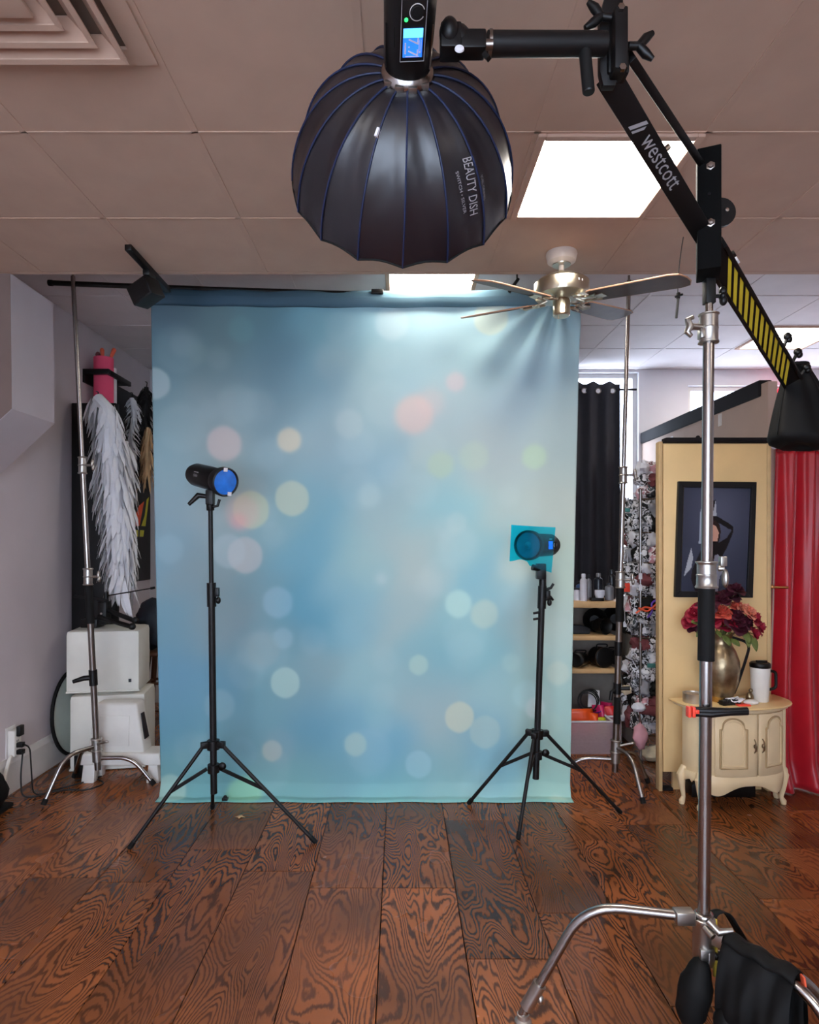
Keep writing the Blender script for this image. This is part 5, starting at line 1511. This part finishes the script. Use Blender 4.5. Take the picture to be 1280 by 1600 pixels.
# ================================================================ accessory rack
rk = thing('wire_rack', 'chrome wire rack crammed with garments and accessories beside the cream cabinet', 'rack', (1.92, 4.8, 0))
RX0, RX1, RY0, RY1 = 1.73, 2.15, 4.60, 5.0
for x in (RX0, RX1):
    for y in (RY0, RY1):
        po = MB().tube([(x, y, 0), (x, y, 1.97)], .0105, 12).build('post', 'chrome', rk)
        MB().lathe([(.018, 0), (.018, .02), (.01, .026)], (x, y, 0), (0, 0, 1), 12).build('foot', 'black_rubber', po)
SHZ = (.20, .47, .70, .90, 1.19, 1.44, 1.66, 1.90)
for z in SHZ:
    w = MB()
    w.tube([(RX0, RY0, z), (RX1, RY0, z)], .006, 8).tube([(RX0, RY1, z), (RX1, RY1, z)], .006, 8).tube([(RX0, RY0, z), (RX0, RY1, z)], .006, 8).tube([(RX1, RY0, z), (RX1, RY1, z)], .006, 8)
    for i in range(1, 10): w.tube([(RX0 + (RX1 - RX0) * i / 10, RY0, z + .004), (RX0 + (RX1 - RX0) * i / 10, RY1, z + .004)], .0025, 5)
    w.build('wire_shelf', 'chrome', rk)
rng = random.Random(11)
def lump(name, label, c, rad, m, seed, cat='garment', group=None, amp=.28, rot=0):
    def fn(q_):
        n = noise.noise(q_ * 1.9 + V((seed * 3.1, seed, 0))) + .6 * noise.noise(q_ * 4.6 + V((0, seed * 1.7, 3)))
        k = 1 + amp * n
        return k
    o = MB().ell(c, rad, 20, 13, Matrix.Rotation(rot, 3, 'Z'), fn).build(name, m, origin=(c[0], c[1], c[2] - rad[2]), angle=70)
    return tag(o, label, cat, group)
LOOK = {'bw_print': 'black and white swirl garment', 'wb_print': 'white garment with black swirls', 'grey_print': 'grey and white patterned garment', 'pink_print': 'pink and white patterned garment',
        'white_cloth': 'plain white cloth bundle', 'grey_cloth': 'plain grey cloth bundle', 'black_rubber': 'black cloth bundle', 'maroon_cloth': 'dark red cloth bundle'}
ORD = ['lowest', 'second', 'third', 'fourth', 'fifth', 'sixth', 'seventh', 'topmost']
seq = ['bw_print', 'wb_print', 'black_rubber', 'grey_print', 'white_cloth', 'bw_print', 'pink_print', 'wb_print', 'black_rubber', 'grey_cloth', 'bw_print', 'wb_print', 'maroon_cloth', 'white_cloth', 'bw_print']
s = 0
for li, z in enumerate(SHZ):
    hgt = (SHZ[li + 1] - z) if li + 1 < len(SHZ) else .27
    cols = ((1.765, 'left'), (1.825, 'middle'), (1.885, 'right'))
    for ci, (x, pos) in enumerate(cols):
        rows = 3 if hgt > .24 else 2
        for r in range(rows):
            s += 1
            hh = hgt / rows * .5
            m = seq[(s * 7 + li * 2) % len(seq)] if li < 7 else ('pink_print', 'wb_print', 'white_cloth', 'grey_print', 'maroon_cloth')[s % 5]
            vp = ('bottom', 'middle', 'top')[r] if rows == 3 else ('bottom', 'top')[r]
            lump('garment', '%s, front %s, %s of the heap on the %s rack level' % (LOOK[m], pos, vp, ORD[li]),
                 (x + rng.uniform(-.012, .012), 4.63 + rng.uniform(-.02, .03), z + .008 + hh * (2 * r + 1) * .97), (rng.uniform(.036, .056), .06, hh * rng.uniform(1.0, 1.25)), m, s,
                 group='garments crammed on the wire rack', amp=.5, rot=rng.uniform(-.6, .6))
    if li < 7:
        for y, pos in ((4.73, 'near'), (4.82, 'middle'), (4.91, 'far')):
            if li == 2 and y > 4.8: continue
            for r in range(2):
                s += 1
                m = seq[(s * 11 + li) % len(seq)]
                lump('garment', '%s, rack side, %s end, %s half of the %s level' % (LOOK[m], pos, ('lower', 'upper')[r], ORD[li]),
                     (1.755 + rng.uniform(-.012, .012), y, z + .008 + hgt * (.25 + .48 * r)), (.05, rng.uniform(.04, .06), hgt * .28), m, s,
                     group='garments crammed on the wire rack', amp=.5, rot=rng.uniform(-.6, .6))
# hanging tags, strings, odd accessories on the rack front and side
def hang_tag(px, py, Y, lab, w=.026, h=.045):
    c = P(px, py, Y)
    t = thing('price_tag', 'white paper price tag ' + lab, 'price tag', c, 'price tags on the wire rack')
    MB().prism([(-w / 2, -h / 2), (w / 2, -h / 2), (w / 2, h * .3), (w * .2, h / 2), (-w * .2, h / 2), (-w / 2, h * .3)], c, (1, 0, 0), (0, 0, 1), -.002).build('card', 'tag_paper', t, smooth=False)
    MB().tube([c + V((0, .001, h * .45)), c + V((.004, .02, h * .45 + .09))], .0016, 5).build('string', 'tag_paper', t)
TL = ['hanging highest on the front of the wire rack', 'hanging beside the front post, upper of the close pair', 'hanging beside the front post, lower of the close pair', 'on the rack side just above the lilac card', 'at front right level with the top wooden shelf board',
      'hanging just below the orange and purple straps', 'lowest on the front of the wire rack', 'lowest on the side of the wire rack', 'at front right beside the cabinet edge, above the straps', 'at the front post level with the straps']
for (px, py, Y), lab in zip(((1014, 847, 4.545), (1001, 900, 4.55), (1001, 918, 4.55), (981, 889, 4.76), (1024, 930, 4.55), (1007, 985, 4.55), (1020, 1058, 4.55), (977, 975, 4.84), (1028, 876, 4.55), (992, 955, 4.58)), TL):
    hang_tag(px, py, Y, lab)
def packet(name, label, px, py, Y, w, h, m, cat='packet', tilt=0):
    c = P(px, py, Y)
    o = MB().box(c, (w, .012, h), Matrix.Rotation(tilt, 3, 'Y')).build(name, m, origin=c, bevel=.004); return tag(o, label, cat)
packet('packet', 'red packet with gold top hanging on the side of the wire rack', 979, 918, 4.70, .05, .065, 'red_plastic')
packet('packet', 'folded teal cloth packet low on the front of the wire rack', 1018, 1040, 4.555, .06, .03, 'teal_cloth')
packet('packet', 'pale lilac card on the side of the wire rack below a tag', 985, 905, 4.735, .06, .03, 'white_cloth')
packet('packet', 'small teal box on top of the pile at the side of the wire rack', 980, 797, 4.75, .045, .028, 'teal_cloth')
lump('folded_cloth', 'folded cream cloth lying on the floor under the wire rack', (1.86, 4.66, .055), (.10, .09, .05), 'cream_cloth', 90, 'cloth')
lump('plush_toy', 'pale pink plush bundle on the lowest level of the wire rack front', P(1001, 1150, 4.53), (.05, .045, .085), 'pink_cloth', 91, 'plush')
lump('garment', 'white cloth draped over the dark roll near the bottom of the wire rack', P(998, 1105, 4.545), (.045, .04, .03), 'white_cloth', 92)
lump('garment', 'cream glove-like cloth hanging at the side of the wire rack', P(978, 1078, 4.66), (.04, .035, .035), 'cream_cloth', 93)
rl = MB().tube([P(1002, 1108, 4.555), P(1036, 1114, 4.57)], .034, 16).build('rolled_fabric', 'maroon_cloth', origin=P(1018, 1120, 4.56)); tag(rl, 'dark rolled fabric with red edge low on the wire rack', 'fabric roll')
for k, (m, pts) in enumerate((('orange_plastic', ((994, 958), (1008, 948), (1024, 952), (1034, 946))), ('gel_purple', ((1012, 965), (1020, 955), (1018, 942), (1030, 935))), ('orange_plastic', ((998, 950), (1012, 956), (1026, 944))))):
    o = MB().tube(rounded([P(a, b, 4.545 - .004 * k) for a, b in pts], .02), .007, 8).build('hair_tie', m, origin=P(*pts[0], 4.545))
    tag(o, ['long orange strap tangled across the middle of the wire rack', 'purple strap standing up from the tangle on the wire rack', 'short orange strap under the purple one on the wire rack'][k], 'strap')
# ================================================================ left side clutter
bp_ = MB().bx(-2.465, -2.13, 4.80, 4.86, 0, 2.635).build('foam_board', 'black_satin', origin=(-2.3, 4.83, 0), bevel=.006)
tag(bp_, 'tall black foam board standing upright against the left wall', 'board')
# wall shelf that holds the paper rolls: a black open bracket
zs = 2.93
ws = thing('wall_bracket', 'black wall bracket holding the pink and white paper rolls', 'bracket', (-2.48, 5.1, zs))
MB().bx(-2.48, -2.275, 5.00, 5.03, zs - .025, zs + .015).build('front_bar', 'black_metal', ws, bevel=.002)
MB().bx(-2.30, -2.275, 5.03, 5.42, zs - .025, zs + .012).build('side_bar', 'black_metal', ws, bevel=.002)
MB().bx(-2.48, -2.30, 5.22, 5.42, zs - .02, zs).build('rear_plate', 'black_metal', ws, bevel=.002)
MB().bx(-2.48, -2.462, 5.00, 5.42, zs - .09, zs + .015).build('wall_plate', 'black_metal', ws, bevel=.002)
pk = MB().lathe([(.060, 0), (.074, .0), (.074, 3.06), (.060, 3.06), (.058, 2.9), (.058, .1)], (-2.368, 5.115, 0), (0, 0, 1), 28, caps=False).build('paper_roll', 'paper_pink', origin=(-2.368, 5.115, 0)); tag(pk, 'tall pink paper roll standing in the wall bracket', 'paper roll')
wk = MB().lathe([(.022, 0), (.03, 0), (.03, 3.0), (.022, 3.0), (.02, 2.9)], (-2.335, 5.205, 0), (0, 0, 1), 20, caps=False).build('paper_roll', 'paper_white', origin=(-2.335, 5.205, 0)); tag(wk, 'slim white paper roll standing behind the pink one', 'paper roll')
for i, (dx, lean, m, lab) in enumerate(((-.03, -.02, 'maroon_cloth', 'short dark red handle poking out of the pink paper roll'), (.0, -.01, 'orange_plastic', 'straight orange stick poking out of the pink paper roll'), (.03, .06, 'orange_plastic', 'slanting orange stick poking out of the pink paper roll'))):
    b = V((-2.368 + dx * .8, 5.11, 2.98)); e = b + V((lean, 0, .14 if i else .11))
    o = MB().tube([b, b + (e - b) * .6, e], [.010, .012, .017 if i else .02], 10).ell(e, (.017, .017, .02)).build('stick', m, origin=b); tag(o, lab, 'stick')

def feathers(mb, path, radii, n, length, width, seed, droop=.8, facing=(0, -1, 0)):
    r = random.Random(seed); path = [V(p) for p in path]
    seg = [(path[i + 1] - path[i]).length for i in range(len(path) - 1)]; tot = sum(seg)
    for _ in range(n):
        t = r.random() * tot; i = 0
        while i < len(seg) - 1 and t > seg[i]: t -= seg[i]; i += 1
        k = min(1, t / seg[i])
        c = path[i] + (path[i + 1] - path[i]) * k; R = radii[i] + (radii[i + 1] - radii[i]) * k
        a = r.uniform(0, 2 * PI); e = V((math.cos(a), math.sin(a) * .6, 0))
        b = c + e * R * r.uniform(.55, 1.0)
        L = length * r.uniform(.6, 1.25); w = width * r.uniform(.7, 1.3)
        d = (V((e.x * (1 - droop), e.y * (1 - droop), -droop)) + V((r.uniform(-.2, .2), r.uniform(-.2, .2), 0))).normalized()
        s_ = d.cross(e).normalized() if d.cross(e).length > .05 else V((1, 0, 0))
        vs = []
        for j, (f, ww) in enumerate(((0, .25), (.3, 1), (.7, .85), (1, .08))):
            cc = b + d * L * f + e * (.05 * L * math.sin(f * PI)) + e * (R * .10 * f)
            vs += [cc - s_ * w * ww, cc + e * .12 * w, cc + s_ * w * ww]
        fs = []
        for j in range(3):
            o = j * 3
            fs += [(o, o + 1, o + 4, o + 3), (o + 1, o + 2, o + 5, o + 4)]
        mb.add(vs, fs)
    return mb
def feather_thing(name, label, path, radii, n, length, width, seed, m, droop=.85):
    t = thing(name, label, 'feather garment', path[-1])
    core = MB().tube(path, [x * .62 for x in radii], 10).build('core', m, t)
    f = feathers(MB(), path, radii, n, length, width, seed, droop).build('feathers', m, t, angle=180); f['kind'] = 'stuff'
    MB().tube(rounded([V(path[0]) + V((-.0, .0, .0)), V(path[0]) + V((0, .02, .05)), V(path[0]) + V((-.03, .05, .06))], .02), .004, 6).build('hook', 'black_metal', t)
    return t
W = lambda px, py, Y: P(px, py, Y)
feather_thing('feather_wings', 'long white feathered wings hanging in front of the black panel', [W(152, 622, 4.74), W(168, 640, 4.72), W(172, 690, 4.70), W(178, 760, 4.68), W(186, 840, 4.66), W(190, 915, 4.66)], [.07, .085, .095, .115, .10, .08], 900, .17, .016, 2, 'feather_white')
ft = feather_thing('feather_wings', 'second white feather wing layered behind at the right of the long one', [W(196, 690, 4.90), W(198, 740, 4.88), W(195, 800, 4.86), W(194, 870, 4.86)], [.035, .055, .055, .045], 340, .17, .016, 3, 'feather_white')
feather_thing('feather_boa', 'thin pale feather boa hanging from a hook near the black boa', [W(206, 622, 5.6), W(210, 650, 5.6), W(204, 680, 5.6), W(207, 715, 5.6)], [.03, .035, .03, .025], 160, .08, .010, 4, 'feather_white', .6)
feather_thing('feather_boa', 'black feather boa hanging next to the backdrop edge on the left', [W(229, 605, 5.75), W(226, 640, 5.75), W(220, 690, 5.75), W(219, 740, 5.75)], [.03, .07, .075, .05], 320, .10, .012, 5, 'feather_black', .6)
feather_thing('feather_boa', 'tan feather tassel over the black poster beside the backdrop', [W(231, 668, 5.65), W(230, 700, 5.65), W(230, 740, 5.65)], [.025, .04, .03], 110, .17, .010, 6, 'feather_tan', .9)
# loose tail feathers at the bottom of the long wings
tf = thing('tail_feathers', 'two long white tail feathers drooping over the white leather cube', 'feathers', W(205, 960, 4.55))
for a, b, w in (((187, 905), (187, 948), .018), ((194, 900), (208, 972), .024), ((190, 920), (199, 962), .014)):
    leaf(W(*a, 4.62), W(*b, 4.56), w, (0, -1, .1), tf, 'feather_white')

# black poster on the left wall with a fiery motif
bo = thing('black_poster', 'large black poster with orange and yellow flame shapes on the left wall', 'poster', (-2.46, 5.8, 1.25))
MB().bx(-2.476, -2.455, 5.30, 6.30, 1.22, 2.95).build('board', 'black_satin', bo, bevel=.003)
for m, pts in (('gel_orange', ((5.86, 1.74), (6.03, 1.74), (6.14, 1.98), (6.02, 1.93), (5.94, 1.84))), ('gel_yellow', ((6.07, 1.74), (6.17, 1.74), (6.26, 2.03), (6.2, 2.0), (6.15, 1.84))), ('gel_yellow', ((5.84, 1.64), (6.0, 1.64), (6.0, 1.70), (5.84, 1.70))), ('gel_yellow', ((6.03, 1.64), (6.12, 1.64), (6.14, 1.70), (6.04, 1.70)))):
    MB().add([(-2.4535, y, z) for y, z in pts], [tuple(range(len(pts)))]).build('printed_flame', m, bo, smooth=False)

# cubes
def cube(label, px, zb_, s, h, parent_tag):
    R = Matrix.Rotation(math.radians(10), 3, 'Z')
    x0 = (px[0] - 625) * 4.42 / 1000; x1 = (px[1] - 625) * 4.42 / 1000
    w = (x1 - x0) / math.cos(math.radians(10)); 
    c = V((x0, 4.42, zb_)) + R @ V((w / 2, s / 2, 0))
    t = thing('cube_ottoman', label, 'ottoman', (c.x, c.y, zb_))
    m = MB()
    nu = 10; hh = h / 2
    def puff(p):
        q = V((p.x / (w / 2), p.y / (s / 2), p.z / hh))
        b = .010 * (1 - q.y * q.y) * (1 - q.z * q.z)
        return V((p.x * (1 + b * 1.5), p.y * (1 + b * 1.5), p.z))
    for ax_i in range(3):
        for sg_ in (-1, 1):
            def fn(u, v, ax_i=ax_i, sg_=sg_):
                a = (u * 2 - 1); b = (v * 2 - 1)
                q = [0, 0, 0]; q[ax_i] = sg_; q[(ax_i + 1) % 3] = a; q[(ax_i + 2) % 3] = b
                p = V((q[0] * w / 2, q[1] * s / 2, q[2] * hh))
                bul = .014 * (1 - a * a) * (1 - b * b)
                p[ax_i] += sg_ * bul
                r = .022
                pin = V((max(-w / 2 + r, min(w / 2 - r, p.x)), max(-s / 2 + r, min(s / 2 - r, p.y)), max(-hh + r, min(hh - r, p.z))))
                dd = p - pin
                if dd.length > r and bul < .006: p = pin + dd.normalized() * r
                return c + V((0, 0, hh)) + R @ p
            m.sheet(fn, 14, 14)
    m.build('cushion', 'white_leather', t, angle=60)
    MB().tube([c + R @ V((x * w / 2 * .985, y * s / 2 * .985, .012)) for x, y in ((-1, -1), (1, -1), (1, 1), (-1, 1), (-1, -1))], .007, 8, caps=False).build('piping', 'white_leather', t)
    return t, c, R, w
t1, c1_, R1, w1 = cube('lower white leather cube ottoman standing on the floor at the left', (108, 219), 0, .36, .525, 0)
t2, c2_, R2, w2 = cube('upper white leather cube ottoman stacked on the lower one', (102, 210), .537, .36, .435, 0)
q_ = c2_ + R2 @ V((w2 / 2 - .06, -.18 - .012, .085))
MB().box(q_, (.018, .006, .022), R2).build('label_patch', 'bottle_dark', t2, smooth=False)

# step stool in white plastic
st = thing('step_stool', 'white plastic two step stool standing in front of the lower cube', 'step stool', (-1.84, 4.30, 0))
sx, sy = -1.88, 4.28
def loft(mb, rings):
    n = len(rings[0]); vs = [V(p) for r in rings for p in r]
    fs = [(i * n + k, i * n + (k + 1) % n, (i + 1) * n + (k + 1) % n, (i + 1) * n + k) for i in range(len(rings) - 1) for k in range(n)]
    fs += [tuple(range(n - 1, -1, -1)), tuple((len(rings) - 1) * n + k for k in range(n))]
    return mb.add(vs, fs)
def rect(x0, x1, y0, y1, z): return [(x0, y0, z), (x1, y0, z), (x1, y1, z), (x0, y1, z)]
u = MB(); loft(u, [rect(-2.075, -1.70, 4.25, 4.395, .19), rect(-2.04, -1.755, 4.27, 4.395, .50), rect(-2.03, -1.765, 4.28, 4.395, .515)])
u.build('upper_step', 'white_plastic', st, bevel=.012, seg=3)
MB().add([(-1.714, 4.29, .27), (-1.742, 4.30, .44), (-1.742, 4.345, .44), (-1.714, 4.36, .27)], [(0, 1, 2, 3)]).build('grip_slot', 'bottle_dark', st, solid=.006, smooth=False)
MB().box((-1.90, 4.256, .335), (.2, .008, .2), Matrix.Rotation(-.06, 3, 'X')).build('front_recess', 'white_plastic', st, bevel=.01)
u = MB(); loft(u, [rect(-2.11, -1.575, 4.215, 4.395, .12), rect(-2.10, -1.59, 4.225, 4.395, .185), rect(-2.09, -1.60, 4.235, 4.395, .195)])
u.build('lower_step', 'white_plastic', st, bevel=.012, seg=3)
for x, y in ((-2.06, 4.25), (-1.63, 4.25), (-2.06, 4.36), (-1.62, 4.36)):
    loft(MB(), [rect(x - .045, x + .04, y - .03, y + .03, 0), rect(x - .03, x + .05 if x < -1.8 else x + .03, y - .03, y + .03, .125)]).build('leg', 'white_plastic', st, bevel=.006)

# folded reflector leaning against the wall
rf = thing('reflector_disc', 'round collapsible reflector with black rim leaning on the left wall behind the cubes', 'reflector', (-2.42, 4.45, 0))
rc_ = V((-2.425, 4.79, .33)); na = V((1, -.03, .05)).normalized()
MB().lathe([(0, .012), (.2, .010), (.31, .0), (.31, -.008), (0, -.008)], rc_, na, 40).build('fabric', 'mint_fabric', rf)
MB().ring(rc_, na, .312, .013, 44, 8).build('rim', 'black_rubber', rf)

# black folded arm gear lying on the upper cube
gz = .537 + .435 + .016
ag = thing('folding_arm', 'black folding light stand arms lying on top of the upper white cube', 'stand part', (-2.0, 4.5, gz))
MB().box((-2.19, 4.56, gz + .03), (.12, .12, .06)).build('mount_block', 'black_plastic', ag, bevel=.006)
MB().box((-2.10, 4.55, gz + .10), (.06, .09, .16)).build('clamp_body', 'black_plastic', ag, bevel=.006)
for dz, dy in ((.0, 0), (.06, .05)):
    MB().tube([(-2.12, 4.50 + dy, gz + .075 + dz), (-1.86, 4.42 + dy, gz + .02 + dz * .6)], .0165, 14).ell((-1.85, 4.42 + dy, gz + .02 + dz * .6), (.026, .02, .024)).build('arm', 'black_satin', ag)
MB().tube([(-2.3, 4.52, gz + .22), (-2.06, 4.52, gz + .19)], .010, 10).tube([(-2.08, 4.53, gz + .06), (-2.08, 4.53, gz + .25)], .014, 10).build('post', 'black_satin', ag)
MB().lathe([(0, .004), (.008, .003), (.008, 0)], (-2.10, 4.50, gz + .10), (0, -1, 0), 12).build('bolt', 'silver_cast', ag)
ro = thing('thin_rod', 'thin black rod reaching from the folded arms to the backdrop edge', 'rod', (-1.85, 4.55, 1.1))
MB().tube([(-2.08, 4.53, 1.21), (-1.735, 4.53, 1.268)], .004, 8).build('shaft', 'black_metal', ro); MB().tube([(-1.765, 4.53, 1.263), (-1.735, 4.53, 1.268)], .009, 10).build('tip', 'black_rubber', ro)

# dark draped bag and wooden stool behind
stl = thing('wooden_stool', 'brown wooden bar stool half hidden between white cube and backdrop', 'stool', (-1.93, 5.15, 0))
MB().lathe([(0, 0), (.15, 0), (.16, .012), (.16, .028), (.15, .035), (0, .035)], (-1.93, 5.15, .695), (0, 0, 1), 32).build('seat', 'brown_wood', stl)
legs = []
for a in (45, 135, 225, 315):
    ca, sa = math.cos(math.radians(a)), math.sin(math.radians(a))
    MB().tube([(-1.93 + .09 * ca, 5.15 + .09 * sa, .70), (-1.93 + .19 * ca, 5.15 + .19 * sa, 0)], [.022, .019], 12).build('leg', 'brown_wood', stl)
for z, r in ((.2, .165), (.47, .125)):
    for a in (45, 135, 225, 315):
        c_, s__ = math.cos(math.radians(a)), math.sin(math.radians(a)); c2, s2 = math.cos(math.radians(a + 90)), math.sin(math.radians(a + 90))
        MB().tube([(-1.93 + r * c_, 5.15 + r * s__, z), (-1.93 + r * c2, 5.15 + r * s2, z)], .011, 8).build('stretcher', 'brown_wood', stl)
ub_ = lump('dark_bag', 'dark cloth bag lying on the wooden stool behind the white cube', (-1.95, 5.13, .73 + .20), (.16, .13, .20), 'navy_cloth', 41, 'bag', amp=.2)

# wall socket adapter with plugs and leads
wa = thing('power_adapter', 'white plug-in power adapter with black plugs on the left wall socket', 'adapter', (XL, 4.07, .3))
MB().bx(XL, XL + .006, 4.02, 4.12, .22, .42).build('wall_plate', 'trim_white', wa, bevel=.002)
MB().bx(XL + .006, XL + .05, 4.035, 4.11, .235, .40).build('adapter_body', 'white_plastic', wa, bevel=.006)
MB().bx(XL + .05, XL + .075, 4.05, 4.10, .36, .425).build('plug', 'black_plastic', wa, bevel=.004)
for z in (.245, .29):
    MB().bx(XL + .05, XL + .09, 4.05, 4.085, z, z + .03).build('plug', 'black_plastic', wa, bevel=.004)
for y, z in ((4.06, .33), (4.075, .33)):
    MB().box((XL + .051, y, z), (.002, .004, .012)).build('socket_slot', 'bottle_dark', wa, smooth=False)
ld = thing('power_leads', 'thin black power leads trailing from the wall adapter to the floor', 'cord', (-2.3, 4.05, 0))
MB().tube(rounded([(XL + .09, 4.07, .305), (-2.33, 4.03, .30), (-2.30, 4.0, .10), (-2.29, 4.0, .008), (-2.22, 4.05, .008), (-2.12, 4.10, .008), (-2.0, 4.08, .008), (-1.93, 4.2, .008), (-2.05, 4.3, .008), (-2.16, 4.25, .008)], .05), .005, 6).build('lead', 'cord_black', ld)
MB().tube(rounded([(XL + .09, 4.07, .26), (-2.37, 4.02, .27), (-2.36, 3.98, .13), (-2.345, 3.97, .008), (-2.26, 3.98, .008), (-2.2, 4.1, .008), (-2.1, 4.2, .008), (-2.02, 4.33, .008)], .05), .005, 6).build('lead', 'cord_black', ld)
wht = MB().tube(rounded([(XL + .03, 4.03, .24), (-2.43, 3.98, .24), (-2.44, 3.95, .14), (-2.42, 3.9, .01), (-2.44, 3.6, .01)], .04), .012, 8).build('white_hose', 'white_plastic', origin=(-2.43, 3.95, 0)); tag(wht, 'thick white cable bending down from the wall adapter', 'cord')
sm = MB().box((-2.17, 4.34, .075), (.06, .05, .15)).build('power_brick', 'black_plastic', origin=(-2.17, 4.34, 0), bevel=.005); tag(sm, 'small upright black power brick on the floor between stand legs and cubes', 'power brick')
bgk = thing('black_shoe', 'black padded boot-like bag cut off by the left picture edge', 'bag', (-2.39, 3.72, 0))
MB().ell((-2.40, 3.74, .12), (.085, .12, .125), 18, 12, None, lambda q: 1 + .08 * math.sin(q.z * 7 + q.x * 3)).build('upper', 'black_bag', bgk)
MB().bx(-2.46, -2.325, 3.60, 3.86, 0, .03).build('sole', 'black_rubber', bgk, bevel=.012)
# dry leaf and chalky scuff on the floor
lf = thing('dry_leaf', 'small dry orange leaf lying on the floor before the backdrop', 'leaf', P(375, 1278, 3.70))
q_ = V((P(375, 1278, 3.70).x, 3.70, .004))
MB().add([q_ + V((x * .0006, y * .0018, z * .0008)) for x, y, z in ((-50, 0, 0), (-12, -8, 4), (0, -14, 2), (14, -5, 6), (52, -2, 0), (18, 6, 5), (4, 12, 3), (-14, 6, 6))], [(0, 1, 7), (1, 2, 3), (1, 3, 5, 7), (3, 4, 5), (5, 6, 7)]).build('blade', 'shelf_wood', lf, solid=.001)
